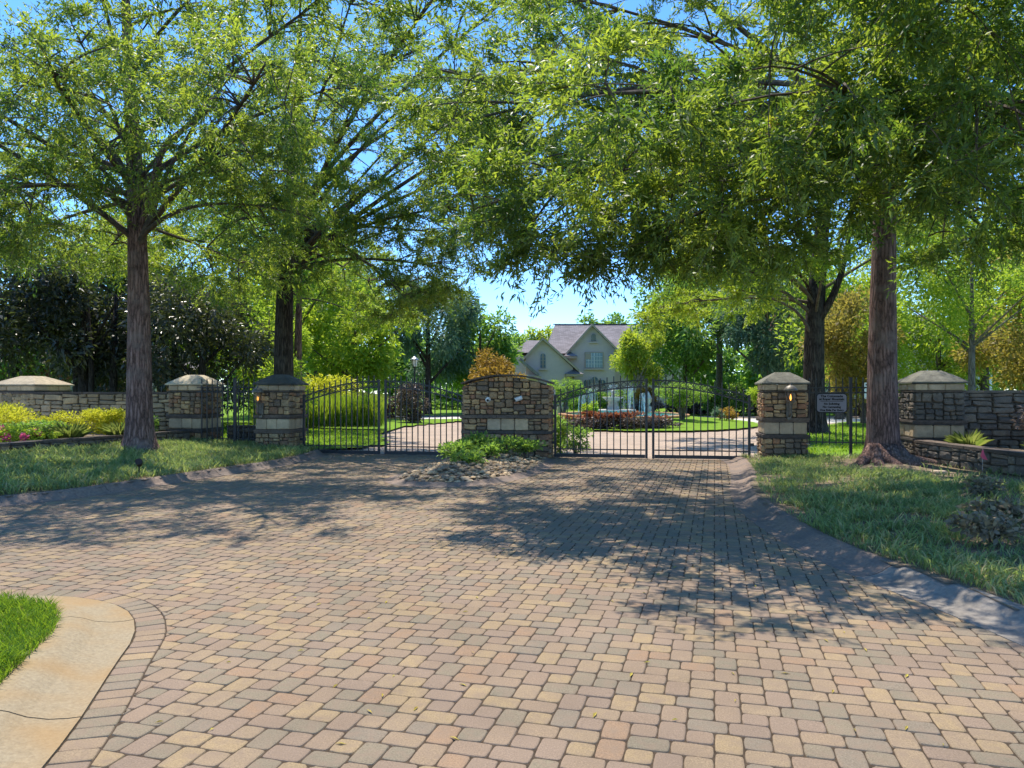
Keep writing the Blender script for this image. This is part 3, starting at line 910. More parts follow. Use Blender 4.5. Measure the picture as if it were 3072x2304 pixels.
def garden_wall(name, label, p0, p1, top, thick, stone, sw, sh, seed, capmat, zb=-0.1, cat='wall', backj=True, nm='stone', cs=0.55, capmats=None):
    d = Vector((p1[0] - p0[0], p1[1] - p0[1])); ln = d.length; ang = math.atan2(d.y, d.x)
    t = empty(name, (p0[0], p0[1], 0), ang, label, cat)
    h0 = thick / 2
    t0, t1 = top if isinstance(top, tuple) else (top, top)
    MB().prism([(0, zb), (ln, zb), (ln, t1 - .05), (0, t0 - .05)], -h0 + .03, h0 - .03).build('core', M['mortar'], t)
    r = random.Random(seed)
    rc = []
    for x, z, w, h in rubble(0, zb, ln, max(t0, t1) - .055 - zb, sw, sh, r):
        lim = t0 + (t1 - t0) * (x + w / 2) / ln - .055
        if z > lim - .03: continue
        rc.append((x, z, w, min(h, lim - z)))
    stones(t, rc, (0, -h0 + .015, 0), 0, stone, 0.045, 0.009, seed=seed)
    j = MB(); stones(t, rc, (ln, h0 - .015, 0), PI, stone, 0.045, 0.014, joined=j, seed=seed + 1)
    tag(j.build('rubble', M[stone], t), kind='stuff')
    x = 0
    while x < ln - .05:
        w = min(cs * r.uniform(.8, 1.5), ln - x)
        if ln - x - w < .2: w = ln - x
        zc = t0 + (t1 - t0) * (x + w / 2) / ln - .025
        sl = math.atan2(t1 - t0, ln)
        o = MB().box((0, 0, 0), (w - .01, thick + .07 + r.uniform(-.03, .03), .055)).build('coping_stone', M[capmats or capmat], t)
        o.location = (x + w / 2, r.uniform(-.012, .012), zc); o.rotation_euler = (0, -sl, r.uniform(-.015, .015))
        x += w
    return t

e10 = (math.cos(GA), math.sin(GA))
garden_wall('garden_wall', 'long sunlit tan stone garden wall behind the yellow shrubs', (-17.5, 22.3), (-9.35, 20.86), 1.70, 0.42, 'stone_pale', 0.34, 0.135, 31, 'ledge')
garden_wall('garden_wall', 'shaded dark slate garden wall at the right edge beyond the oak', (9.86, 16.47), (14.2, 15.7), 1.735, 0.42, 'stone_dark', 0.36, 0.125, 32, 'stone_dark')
garden_wall('bed_wall', 'low flat capped stone wall edging the yellow shrub bed', (-12.4, 12.5), (-10.75, 15.6), (0.60, 0.62), 0.3, 'stone', 0.28, 0.13, 33, 'ledge', nm='stone')
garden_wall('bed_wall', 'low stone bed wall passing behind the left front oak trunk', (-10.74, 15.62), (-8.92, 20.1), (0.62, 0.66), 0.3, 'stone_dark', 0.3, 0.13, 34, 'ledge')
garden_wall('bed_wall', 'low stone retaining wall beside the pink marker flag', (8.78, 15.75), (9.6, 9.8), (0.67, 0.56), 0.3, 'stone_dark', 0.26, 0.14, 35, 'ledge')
garden_wall('stub_wall', 'short low stone wall seen through the short left fence', (-8.3, 21.6), (-6.5, 21.3), 0.72, 0.3, 'stone_dark', 0.28, 0.13, 36, 'ledge')
# planting beds behind the low walls
grid_sheet('left_bed', lambda X, Y: in_poly([(-12.3, 12.4), (-10.65, 15.6), (-8.85, 20.2), (-9.4, 20.75), (-17.5, 22.2), (-20, 12.4)], X, Y), (-20, -8.6, 12, 22.4), 0.2, lambda X, Y: 0.52 + 0.02 * np.sin(3 * X + Y), M['soil'])
grid_sheet('right_bed', lambda X, Y: in_poly([(9.7, 9.8), (8.9, 15.8), (9.8, 16.3), (14.2, 15.6), (15, 9.8)], X, Y), (8.6, 15, 9.6, 16.6), 0.2, lambda X, Y: 0.5 + 0.03 * np.sin(3 * X + Y), M['soil'])

# ------------------------------------------------------------------ iron gates and fences
bar = MB().box((0, 0, 0.5), (0.025, 0.025, 1.0)).mesh('picket', M['iron'])
def ring_mesh():
    m = MB(); n, k = 12, 5
    vs = []; fs = []
    for i in range(n):
        a = 2 * PI * i / n
        for j in range(k):
            b = 2 * PI * j / k
            r = 0.056 + 0.009 * math.cos(b)
            vs.append((r * math.cos(a), 0.009 * math.sin(b), r * math.sin(a)))
    for i in range(n):
        for j in range(k):
            fs.append((i * k + j, ((i + 1) % n) * k + j, ((i + 1) % n) * k + (j + 1) % k, i * k + (j + 1) % k))
    m.add(vs, fs)
    return m.mesh('ring', M['iron'], True)
RING = ring_mesh()

def gate_leaf(label, ra, rb, hinge_left):
    xa, ya = line_pt(ra); xb_, yb = line_pt(rb)
    ln = math.hypot(xb_ - xa, yb - ya)
    t = empty('gate_leaf', (xa, ya, 0), GA, label, 'gate', 'iron driveway gate leaves')
    zr = lambda x: 1.575 + 0.42 * (1 - (1 - (x / ln if hinge_left else 1 - x / ln)) ** 2)
    for x in (0.03, ln - 0.03):
        MB().box((x, 0, (zr(x) + 0.03) / 2 + .02), (0.06, 0.05, zr(x) + 0.02)).build('stile', M['iron'], t)
    for off, nm in ((0, 'top_rail'), (-0.165, 'lower_rail')):
        pts = [(x, 0, zr(x) + off) for x in np.linspace(0.02, ln - 0.02, 15)]
        m = MB()
        vs = []; fs = []
        for x, y, z in pts: vs += [(x, -.016, z - .016), (x, .016, z - .016), (x, .016, z + .016), (x, -.016, z + .016)]
        for i in range(len(pts) - 1):
            for j in range(4): fs.append((4 * i + j, 4 * i + (j + 1) % 4, 4 * i + 4 + (j + 1) % 4, 4 * i + 4 + j))
        m.add(vs, fs).build(nm, M['iron'], t)
    MB().box((ln / 2, 0, 0.075), (ln - .125, 0.048, 0.085)).build('bottom_rail', M['iron'], t)
    MB().box((ln / 2, 0, 0.235), (ln - .125, 0.026, 0.03)).build('kick_rail', M['iron'], t)
    n = 14
    for k in range(1, n):
        x = ln * k / n
        link('picket', bar, t, (x, -0.022, 0.1), None, (1, 1, zr(x) + 0.155 - 0.1))
    for k in range(n):
        x = ln * (k + .5) / n
        link('ring', RING, t, (x, 0, zr(x) - 0.0825))
    hx = 0.0 if hinge_left else ln
    for z in (0.4, 1.3):
        MB().box((hx + (-.035 if hinge_left else .035), 0, z), (0.09, 0.04, 0.07)).build('hinge', M['iron'], t)
    return t
gate_leaf('black iron gate leaf hung on the pillar left of the driveway entrance', -.2844, -.1796, True)
gate_leaf('black iron gate leaf rising leftward from the monument wall behind the island shrubs', -.1733, -.0655, False)
gate_leaf('black iron gate leaf right of the monument wall in front of the fountain', .0573, .1846, True)
gate_leaf('black iron gate leaf hung on the lantern pillar by the community sign', .1905, .3245, False)

def fence(label, p0, p1, posts, z0, ztop, zg, seed, name='iron_fence', n_per=None, sp=0.147):
    d = Vector((p1[0] - p0[0], p1[1] - p0[1])); ln = d.length
    t = empty(name, (p0[0], p0[1], 0), math.atan2(d.y, d.x), label, 'fence')
    for z in (z0 + .05, ztop - .17, ztop - .30):
        MB().box((ln / 2, 0, z), (ln, .024, .026)).build('rail', M['iron'], t)
    for x in posts:
        MB().box((x, 0, (zg - .15 + ztop + .05) / 2), (.07, .07, ztop + .2 - zg)).box((x, 0, ztop + .062), (.09, .09, .022)).build('post', M['iron'], t)
    k = 1
    while k * sp < ln - .04:
        x = k * sp
        if min(abs(x - q) for q in posts) > .05:
            link('picket', bar, t, (x, -.024, z0), None, (1, 1, ztop - z0))
            MB().lathe([(.004, -.02), (.018, 0), (.004, .05)], 5, (x, -.024, ztop + .02)).build('finial', M['iron'], t)
        if min(abs(x + sp / 2 - q) for q in posts) > .05:
            link('ring', RING, t, (x + sp / 2, 0, ztop - .235))
        k += 1
    return t
fence('short black iron fence between two stone pillars left of the gates', (-8.62, 20.12), (-6.75, 19.98), [1.07], 0.38, 2.0, 0.3, 1)
fence('black iron fence carrying the community sign before the dark oak trunk', (7.1, 17.93), (8.98, 17.25), [1.06], 0.44, 1.98, 0.2, 2)
fence('iron fence section at the far left beside the wide pier', (-19.0, 22.9), (-15.4, 22.4), [1.8], 0.5, 1.5, 0.5, 3)

# ------------------------------------------------------------------ wall lanterns, cameras, sign
def lantern(label, loc, rz, mat, lit):
    t = empty('wall_lantern', loc, rz, label, 'lantern', 'lanterns on the gate pillars')
    # origin: wall face at lamp centre height; arm and tail go up the wall
    MB().box((0, -.02, -.32), (.13, .04, .34)).box((0, -.035, -.5), (.09, .03, .1), 0, .8).build('back_plate', mat, t)
    m = MB(); m.tube([(0, -.03, -.46), (0, -.12, -.47), (0, -.19, -.40), (0, -.2, -.26), (0, -.2, -.16)], [.022, .022, .024, .03, .05], 8)
    m.build('arm', mat, t)
    m = MB(); m.lathe([(.02, -.17), (.075, -.155), (.085, -.135)], 6, (0, -.2, 0)); m.build('base_ring', mat, t)
    m = MB()
    for i in range(6):
        a = 2 * PI * i / 6
        m.tube([(.08 * math.cos(a), -.2 + .08 * math.sin(a), -.14), (.125 * math.cos(a), -.2 + .125 * math.sin(a), .13)], .009, 4)
    m.build('cage', mat, t)
    MB().lathe([(.072, -.135), (.115, .125)], 6, (0, -.2, 0)).build('glass', M['lantern_glass'], t)
    MB().lathe([(.155, .12), (.165, .135), (.15, .17), (.105, .225), (.05, .255), (.02, .265), (.022, .29), (.012, .31), (.004, .35)], 12, (0, -.2, 0)).build('lamp_hood', mat, t, True)
    if lit:
        MB().lathe([(.008, -.1), (.022, -.05), (.018, -.01), (.004, .05)], 8, (0, -.2, 0)).build('flame', M['flame'], t)
    else:
        MB().lathe([(.015, -.12), (.017, 0), (.004, .06)], 8, (0, -.2, 0)).build('candle', M['trim'], t)
pgx, pgy = -6.37, 20.28
def on_face(cx, cy, lx, ly, ang=GA):
    return cx + lx * math.cos(ang) - ly * math.sin(ang), cy + lx * math.sin(ang) + ly * math.cos(ang)
x, y = on_face(-6.37, 20.28, -.29, -.53)
lantern('pale hooded wall lantern on the dark left gate pillar', (x, y, 1.56), GA, M['bronze'], True)
x, y = on_face(6.60, 17.99, .07, -.53)
lantern('wall lantern with amber flame on the tan right gate pillar', (x, y, 1.60), GA, M['bronze'], True)

def dome_camera(label, lx, z, bullet):
    x, y = on_face(-.105, 19.17, lx, -.355)
    t = empty('security_camera', (x, y, z), GA, label, 'camera', 'white security cameras on the monument wall')
    if not bullet:
        MB().lathe([(.07, -.04), (.075, -.02), (.07, .0)], 12).build('mount', M['white'], t, rot=(R(90), 0, 0))
        m = MB(); m.lathe([(.065, 0), (.062, .03), (.045, .055), (.02, .065)], 12); m.build('housing', M['white'], t, True, rot=(R(90), 0, 0))
        m = MB(); m.lathe([(.034, .05), (.03, .066), (.01, .074)], 10, (0.005, -.012, 0)); m.build('lens', M['black'], t, rot=(R(90), 0, 0))
    else:
        m = MB(); m.lathe([(.05, -.03), (.05, 0)], 10); m.build('mount', M['white'], t, rot=(R(90), 0, 0))
        MB().tube([(0, 0, 0), (.01, -.06, -.01)], .02, 6).build('arm', M['white'], t)
        MB().tube([(.05, -.05, .03), (-.06, -.1, -.015), (-.11, -.125, -.035)], [.05, .052, .046], 10).build('housing', M['white'], t)
        MB().tube([(-.105, -.122, -.033), (-.122, -.13, -.04)], .036, 10).build('lens', M['black'], t)
dome_camera('round white eyeball security camera facing out of the monument wall', -.46, 1.50, False)
dome_camera('white bullet security camera turned sideways on the monument wall', .38, 1.53, True)

fang = math.atan2(17.25 - 17.93, 8.98 - 7.1)
sx, sy = 7.68, 17.93 - (7.68 - 7.1) * .3617
sg = empty('community_sign', (sx, sy - .06, 1.435), fang, 'grey community rules sign with black lettering hung on the iron fence', 'sign')
def rounded(w, h, c):
    x, z = w / 2, h / 2
    return [(-x + c, -z), (x - c, -z), (x - c * .3, -z + c * .3), (x, -z + c), (x, z - c), (x - c * .3, z - c * .3), (x - c, z), (-x + c, z), (-x + c * .3, z - c * .3), (-x, z - c), (-x, -z + c), (-x + c * .3, -z + c * .3)]
MB().prism(rounded(.69, .47, .07), -.012, .012).build('frame', M['black'], sg)
MB().prism(rounded(.65, .43, .06), -.018, -.013).build('face', M['sign_face'], sg)
def text(body, size, x, z, y, parent, mat, name='lettering', align='CENTER', sxl=1.0):
    c = bpy.data.curves.new(name, 'FONT')
    c.body = body; c.size = size; c.align_x = align; c.align_y = 'CENTER'; c.extrude = 0.0012; c.offset = 0.0035
    c.resolution_u = 2
    c.materials.append(mat)
    tmp = bpy.data.objects.new('tmp', c)
    COL.objects.link(tmp)
    bpy.context.view_layer.update()
    me = bpy.data.meshes.new_from_object(tmp.evaluated_get(bpy.context.evaluated_depsgraph_get()))
    bpy.data.objects.remove(tmp)
    me.name = name
    return link(name, me, parent, (x, y, z), (R(90), 0, 0), (sxl, 1, 1))
for b, s_, z in (('The Colonnade', .078, .165), ('at Roper Mountain', .072, .092), ('No Soliciting', .066, -.02), ('No Canvassing', .066, -.095), ('One Ride Per Entry', .066, -.172)):
    text(b, s_, 0, z, -.0205, sg, M['black'])
MB().box((0, -.0195, .043), (.5, .002, .01)).build('rule_line', M['black'], sg)

sp = empty('speed_sign', (13.64, 28, 0), R(6), 'white speed limit 15 sign standing behind the fence', 'sign')
MB().box((0, .02, .95), (.05, .03, 1.9)).build('post', M['galv'], sp)
MB().prism(rounded(.46, .62, .04), -.004, .004).build('face', M['white'], sp, loc=(0, 0, 1.75))
text('15', .36, -.0, 1.66, -.008, sp, M['black'])
text('SPEED LIMIT', .07, 0, 1.97, -.008, sp, M['black'])
MB().box((0, -.006, 1.475), (.42, .003, .018)).build('red_line', M['red'], sp)

fl = empty('marker_flag', (8.7, 13.6, 0.19), 0, 'small pink marker flag stuck in the grass by the right bed wall', 'flag')
MB().tube([(0, 0, 0), (.01, 0, .46)], .004, 4).build('wire', M['galv'], fl)
MB().prism([(.01, .27), (.10, .25), (.04, .36), (.012, .46), (-.03, .33)], -.004, .004).build('flag', M['pink_flag'], fl)

sl = empty('spotlight', (-6.95, 13.7, 0.22), R(20), 'small black landscape spotlight in the left verge grass', 'garden light')
MB().tube([(0, 0, -.1), (0, 0, .1)], .015, 6).build('stake', M['black'], sl)
MB().tube([(0, .06, .12), (0, -.02, .17), (0, -.06, .19)], [.05, .06, .065], 10).build('housing', M['black'], sl)

vc = empty('valve_cover', (7.9, 13.6, .2), 0, 'small tan round valve cover in the right verge soil', 'cover')
MB().lathe([(.12, -.05), (.13, .02), (.12, .045), (.02, .05)], 12).build('lid', M['trim'], vc)

# pieces of litter on the pavers
fm = MB()
for _ in range(110):
    y = random.uniform(3.5, 11); x = random.uniform(-.6 * y, min(3.0, .6 * y)); a = random.uniform(0, PI); l = random.uniform(.03, .07)
    if x < -1.9 and y < 6.2: continue
    dx, dy = math.cos(a) * l, math.sin(a) * l
    fm.add([(x, y, .004), (x + dx * .5 - dy * .12, y + dy * .5 + dx * .12, .012), (x + dx, y + dy, .006), (x + dx * .5 + dy * .12, y + dy * .5 - dx * .12, .008)], [(0, 3, 2, 1)])
tag(fm.build('fallen_leaves', mat_noise('dry_leaf', (.3, .2, .04), (.5, .42, .06), 12, 0.7)), kind='stuff')

# ------------------------------------------------------------------ house behind the fountain
HZ = 76
hx = lambda p, z=HZ: (p - 512) / 735 * z
hz = lambda q, z=HZ: 1.7 + (392 - q) * z / 735
hs = empty('stucco_house', (0, 0, 0), 0, 'large grey stucco house with steep gables behind the fountain', 'house')
gR = (6.0, 10.55, 6.1, 8.2, 8.65)        # x0, x1, eave z, apex x, apex z
# main body
MB().box((11.5, 84, 3.0), (13.5, 12, 6.0)).build('main_wall', M['stucco'], hs)
ridge, eav = 9.4, 5.75
m = MB(); m.add([(3.6, 77.2, eav), (19, 77.2, eav), (19, 91, eav), (3.6, 91, eav), (4.9, 84, ridge), (17.6, 84, ridge)], [(0, 1, 5, 4), (1, 2, 5), (2, 3, 4, 5), (3, 0, 4), (3, 2, 1, 0)])
rf = m.build('main_roof', M['shingle'], hs)
MB().box((11.2, 84, ridge + .03), (13, .3, .08)).build('ridge', M['ledge'], rf)
# right projecting gable bay
x0, x1, ez, ax, az = gR
MB().prism([(x0, 0), (x1, 0), (x1, ez), (ax, az - .15), (x0, ez)], 75.4, 82).build('gable_wall', M['stucco'], hs)
def gable_roof(name, xl, zl, xa, za, xr, zr, y0, y1, th=.22):
    m = MB()
    m.prism([(xl, zl), (xa, za), (xr, zr), (xr, zr - th), (xa, za - th * 1.3), (xl, zl - th)][::-1], y0, y1)
    o = m.build(name, M['shingle'], hs)
    mm = MB()
    for (a, b, c, d) in ((xl, zl, xa, za), (xa, za, xr, zr)):
        mm.prism([(a, b - th * 1.25), (c, d - th * 1.25), (c, d - .03), (a, b - .03)], y0 - .1, y0 - .003)
    mm.build('bargeboard', M['trim'], o)
    return o
gable_roof('gable_roof', x0 - .45, ez - .35, ax, az + .05, x1 + .45, ez - .2, 75.0, 84)
def eave_return(x, z, w):
    m = MB(); m.add([(x - w, 74.6, z), (x + w, 74.6, z), (x + w, 75.6, z), (x - w, 75.6, z), (x, 75.5, z + .5)], [(0, 1, 4), (1, 2, 4), (2, 3, 4), (3, 0, 4), (3, 2, 1, 0)])
    o = m.build('eave_return', M['shingle'], hs)
    MB().box((x, 75.1, z - .13), (w * 1.8, .9, .22)).build('cornice', M['trim'], o)
eave_return(x0 - .05, ez - .75, .72); eave_return(x1 + .05, ez - .75, .72)
def window(name, xc, zc, w, h, y, cols, rows, pane='pane', arched=False, shutter=False):
    o = MB()
    if arched:
        P = [(-w / 2, -h / 2), (w / 2, -h / 2)] + [(w / 2 * math.cos(a), h / 2 - w / 2 + w / 2 * math.sin(a)) for a in np.linspace(0, PI, 9)]
        fw = [(px * 1.3, pz * 1.08) for px, pz in P]
    else:
        P = [(-w / 2, -h / 2), (w / 2, -h / 2), (w / 2, h / 2), (-w / 2, h / 2)]
        fw = [(px * (1 + .22 / w), pz * (1 + .22 / h)) for px, pz in P]
    f = MB().prism(fw, -.09, 0).build(name, M['trim'] if not arched else M['stucco'], hs, loc=(xc, y, zc))
    MB().prism(P, -.12, -.092).build('pane', M[pane], f)
    g = MB()
    for c in range(1, cols): g.box((-w / 2 + w * c / cols, -.135, 0), (.04 if c * 2 != cols else .09, .02, h))
    for q in range(1, rows): g.box((0, -.136, -h / 2 + h * q / rows), (w * .98, .018, .04))
    if g.v: g.build('muntin', M['trim'] if pane == 'pane' else M['white'], f)
    MB().box((0, -.14, -h / 2 - .16), (w + .4, .2, .12)).build('sill', M['stucco'], f)
    return f
wf = window('window', hx(594.2, 75.3), hz(360.3, 75.3), 1.72, 1.5, 75.39, 6, 4, 'pane_blind')
MB().box((-.6, -.14, .42), (.5, .012, .6)).build('blind', M['trim'], wf)
window('louvre_vent', hx(593.5, 75.3), hz(337.3, 75.3), .5, .72, 75.39, 1, 6, 'pane', True)
for px, w, top in ((586.5, .62, 2.95), (594.4, .9, 3.25), (602.6, .62, 2.95)):
    f = window('entry_arch', hx(px, 75.3), top - 1.35, w, 2.7, 75.39, 2, 4, 'pane', True)
# left gable wing, nearer
y0 = 73.2
xl, zl, xa, za, xr, zr = hx(523.3, 73), hz(357.8, 73), hx(542.9, 73), hz(337.3, 73), hx(579, 73), hz(369.5, 73)
MB().prism([(hx(525.5, 73), 0), (hx(573, 73), 0), (hx(573, 73), zr + .2), (xa, za - .25), (hx(525.5, 73), zl + .0)], y0, 80).build('gable_wall', M['stucco'], hs)
gable_roof('gable_roof', xl, zl, xa, za, xr, zr, y0 - .4, 82)
def ret2(x, z, w, y):
    m = MB(); m.add([(x - w, y - .5, z), (x + w, y - .5, z), (x + w, y + .5, z), (x - w, y + .5, z), (x, y + .4, z + .5)], [(0, 1, 4), (1, 2, 4), (2, 3, 4), (3, 0, 4), (3, 2, 1, 0)])
    o = m.build('eave_return', M['shingle'], hs)
    MB().box((x, y, z - .13), (w * 1.8, .9, .24)).build('cornice', M['trim'], o)
ret2(hx(574, 73), hz(371.5, 73) - .25, .95, 73)
window('window', hx(543, 73), hz(360.5, 73), .52, 1.42, y0 - .01, 2, 4, 'pane', True)
window('window', hx(554, 73), hz(397, 73), .7, 1.2, y0 - .01, 2, 3, 'pane')
# low left wing with hipped roof and the lean-to roof in front of it
MB().box((hx(519.5, 79), 79, 2.7), (2.6, 6, 5.4)).build('wing_wall', M['stucco'], hs)
a, b = hx(511.5, 77), hx(530, 77)
m = MB(); m.add([(a, 75.5, 5.75), (b + 1.5, 75.5, 5.75), (b + 1.5, 83, 5.75), (a, 83, 5.75), (a + 1.7, 79, 7.25), (b + 1.5, 79, 7.25)], [(0, 1, 5, 4), (1, 2, 5), (2, 3, 4, 5), (3, 0, 4), (3, 2, 1, 0)])
m.build('wing_roof', M['shingle'], hs)
MB().prism([(hx(518.5, 72), hz(360, 72)), (hx(520.5, 72), hz(358, 72)), (hx(539.5, 72), hz(374.5, 72)), (hx(538, 72), hz(376.5, 72))][::-1], 71.6, 73.3).build('porch_roof', M['shingle'], hs)
MB().box((hx(535, 72), 72.2, hz(376.5, 72) - .1), (1.2, 1.2, .25)).build('cornice', M['trim'], hs)
MB().box((hx(528, 72), 72.5, 1.7), (1.9, 1.0, 3.4)).build('porch_wall', M['stucco'], hs)
MB().tube([(hx(573.3, 73), 73.1, 0), (hx(573.3, 73), 73.1, zr - .1)], .06, 6).build('downpipe', M['bronze'], hs)

# neighbouring houses glimpsed through the trees
def simple_house(label, x, y, w, d, h, rh, wall, roof, nwin, rz=0, columns=0):
    t = empty('neighbour_house', (x, y, 0), rz, label, 'house')
    MB().box((0, 0, h / 2), (w, d, h)).build('wall', M[wall], t)
    m = MB(); a, b = w / 2 + .5, d / 2 + .5
    m.add([(-a, -b, h), (a, -b, h), (a, b, h), (-a, b, h), (-a + b * .8, 0, h + rh), (a - b * .8, 0, h + rh)], [(0, 1, 5, 4), (1, 2, 5), (2, 3, 4, 5), (3, 0, 4), (3, 2, 1, 0)])
    m.build('roof', M[roof], t)
    for k in range(nwin):
        xx = -w / 2 + w * (k + .5) / nwin
        for zz in ([1.5] if h < 4 else [1.5, 4.4]):
            f = MB().box((xx, -d / 2 - .04, zz), (1.3, .1, 1.7)).build('window', M['white'], t)
            MB().box((xx, -d / 2 - .1, zz), (1.05, .03, 1.45)).build('pane', M['pane'], f)
    for k in range(columns):
        MB().lathe([(.22, 0), (.17, .1), (.15, h - .2), (.22, h)], 8, (-w / 2 + .8 + (w - 1.6) * k / max(columns - 1, 1), -d / 2 - 1.3, 0)).build('column', M['white'], t)
    if columns: MB().box((0, -d / 2 - .9, h - .1), (w - .6, 1.6, .3)).build('porch_roof', M['white'], t)
simple_house('pale sided house with white porch columns beyond the right lawn', 34, 70, 17, 10, 5.8, 3.2, 'siding', 'shingle', 5, R(-8), 5)
simple_house('red brick house mostly hidden behind the magnolias', -27, 46, 13, 9, 3.2, 2.8, 'brick', 'shingle', 4, R(12))

# ------------------------------------------------------------------ fountain
ft = empty('fountain', (6.5, 43.4, 0.33), 0, 'turquoise fountain pool with brick coping and water jets', 'fountain')
n = 44
vs = []; fs = []
for k in range(n):
    a0, a1 = 2 * PI * k / n + .01, 2 * PI * (k + 1) / n - .01
    m = MB()
    P = []
    for z in (-.35, .1):
        for rr in (1.0, 1.14):
            for a in (a0, a1): P.append((3.3 * rr * math.cos(a), 4.9 * rr * math.sin(a), z))
    m.add(P, [(0, 1, 3, 2), (4, 6, 7, 5), (0, 4, 5, 1), (2, 3, 7, 6), (0, 2, 6, 4), (1, 5, 7, 3)])
    m.build('coping_brick', M['coping'], ft)
MB().lathe([(3.31, -.3), (3.31, 0.0)], 44, sx=1, sy=4.9 / 3.3).build('water', M['water'], ft)
MB().lathe([(1.25, -.1), (1.25, .22), (1.35, .26), (1.35, .34), (.4, .34), (.32, .5), (.25, .8), (.5, .95), (.62, 1.05), (.6, 1.08), (.1, 1.06), (.08, 1.25), (.14, 1.35), (.04, 1.5)], 18, (-.6, -.4, 0)).build('basin', M['cast'], ft, True)
for jx, jy, jh in ((-1.9, -.8, 1.55), (-.6, -.4, 1.8), (.5, .3, 1.7), (1.4, .5, 1.3), (-2.3, .6, 1.2)):
    j = MB()
    for k in range(9):
        a = 2 * PI * k / 9; rr = random.uniform(.18, .42)
        pts = [(jx + rr * u * math.cos(a), jy + rr * u * math.sin(a), .02 + jh * (1 - (1 - u * 1.45) ** 2 if u < .69 else 1 - ((u - .69) / .31) ** 2 * .95)) for u in np.linspace(0, 1, 9)]
        j.tube(pts, [.006 + .008 * u for u in np.linspace(0, 1, 9)], 3)
    tag(j.build('water_jet', M['spray'], ft), kind='stuff')
def urn(label, x, y, z, s):
    t = empty('stone_urn', (x, y, z), 0, label, 'urn')
    MB().box((0, 0, .25 * s), (.5 * s, .5 * s, .5 * s)).build('pedestal', M['cast'], t)
    MB().lathe([(.12, .5), (.1, .62), (.28, .85), (.3, 1.05), (.34, 1.1), (.3, 1.12), (.22, 1.3), (.12, 1.5), (.03, 1.6)], 12).build('urn', M['cast'], t, True, scl=(s, s, s))
urn('stone urn nearest the house gable at the fountain edge', 3.1, 46.8, .3, .9)
urn('pale stone urn beside the orange shrub behind the pool', 8.9, 48.2, .3, .9)

# ------------------------------------------------------------------ lamp post and its companions
lp = empty('lamp_post', (-6.55, 50.4 - 1.0, 0), 0, 'tall black lamp post with white lantern on the far left lawn', 'lamp post')
MB().lathe([(.2, 0), (.2, .12), (.12, .2), (.09, .5), (.07, .6), (.055, 1.2), (.05, 3.3), (.07, 3.35), (.09, 3.42)], 10).build('post', M['iron'], lp)
MB().lathe([(.13, 3.42), (.22, 3.85)], 6).build('lantern_glass', M['white'], lp)
c = MB()
for i in range(6):
    a = 2 * PI * i / 6
    c.tube([(.135 * math.cos(a), .135 * math.sin(a), 3.42), (.225 * math.cos(a), .225 * math.sin(a), 3.86)], .015, 4)
c.build('cage', M['iron'], lp)
MB().lathe([(.3, 3.86), (.26, 3.93), (.1, 4.05), (.04, 4.1), (.02, 4.2)], 10).build('hood', M['galv'], lp)
pl_ = empty('path_lantern', (-9.9, 47, .1), 0, 'pale green garden lantern on the lawn under dark shrubs', 'garden light')
MB().lathe([(.12, 0), (.1, .4), (.2, .5), (.22, .75)], 8).build('base', M['cast'], pl_)
MB().lathe([(.18, .75), (.2, 1.0)], 8).build('glass', M['white'], pl_)
MB().lathe([(.32, 1.0), (.2, 1.12), (.03, 1.25)], 8).build('hood', M['galv'], pl_)
kb = empty('keypad_box', (1.06, 19.42, 0), GA, 'pale grey gate operator box beside the monument wall', 'control box')
MB().box((0, .03, .75), (.05, .05, 1.5)).build('post', M['iron'], kb)
MB().box((0, -.02, 1.62), (.16, .14, .3)).build('housing', M['white'], kb)
MB().box((0, -.092, 1.62), (.1, .006, .2)).build('faceplate', M['galv'], kb)

# ------------------------------------------------------------------ foliage tools
def blob_points(c, rad, n, nb, br, shell=0.45, flat=0.0):
    """points spread through overlapping clumps inside an ellipsoid: positions and outward directions"""
    c = np.array(c, float); rad = np.array(rad, float)
    d = unit(rng.normal(size=(nb, 3)))
    rr = rng.uniform(shell, 1.0, size=(nb, 1)) ** 0.7
    B = d * rr * (1 - br * 0.55)
    B[:, 2] = np.where(B[:, 2] < -flat if flat else False, -flat, B[:, 2])
    k = rng.integers(0, nb, n)
    d2 = unit(rng.normal(size=(n, 3)))
    r2 = rng.uniform(0, 1, size=(n, 1)) ** 0.45
    sz = rng.uniform(.7, 1.25, nb)[k][:, None]
    Pn = B[k] + d2 * r2 * br * sz
    return c + Pn * rad, unit(d2 * rad + 0.5 * B[k] * rad)

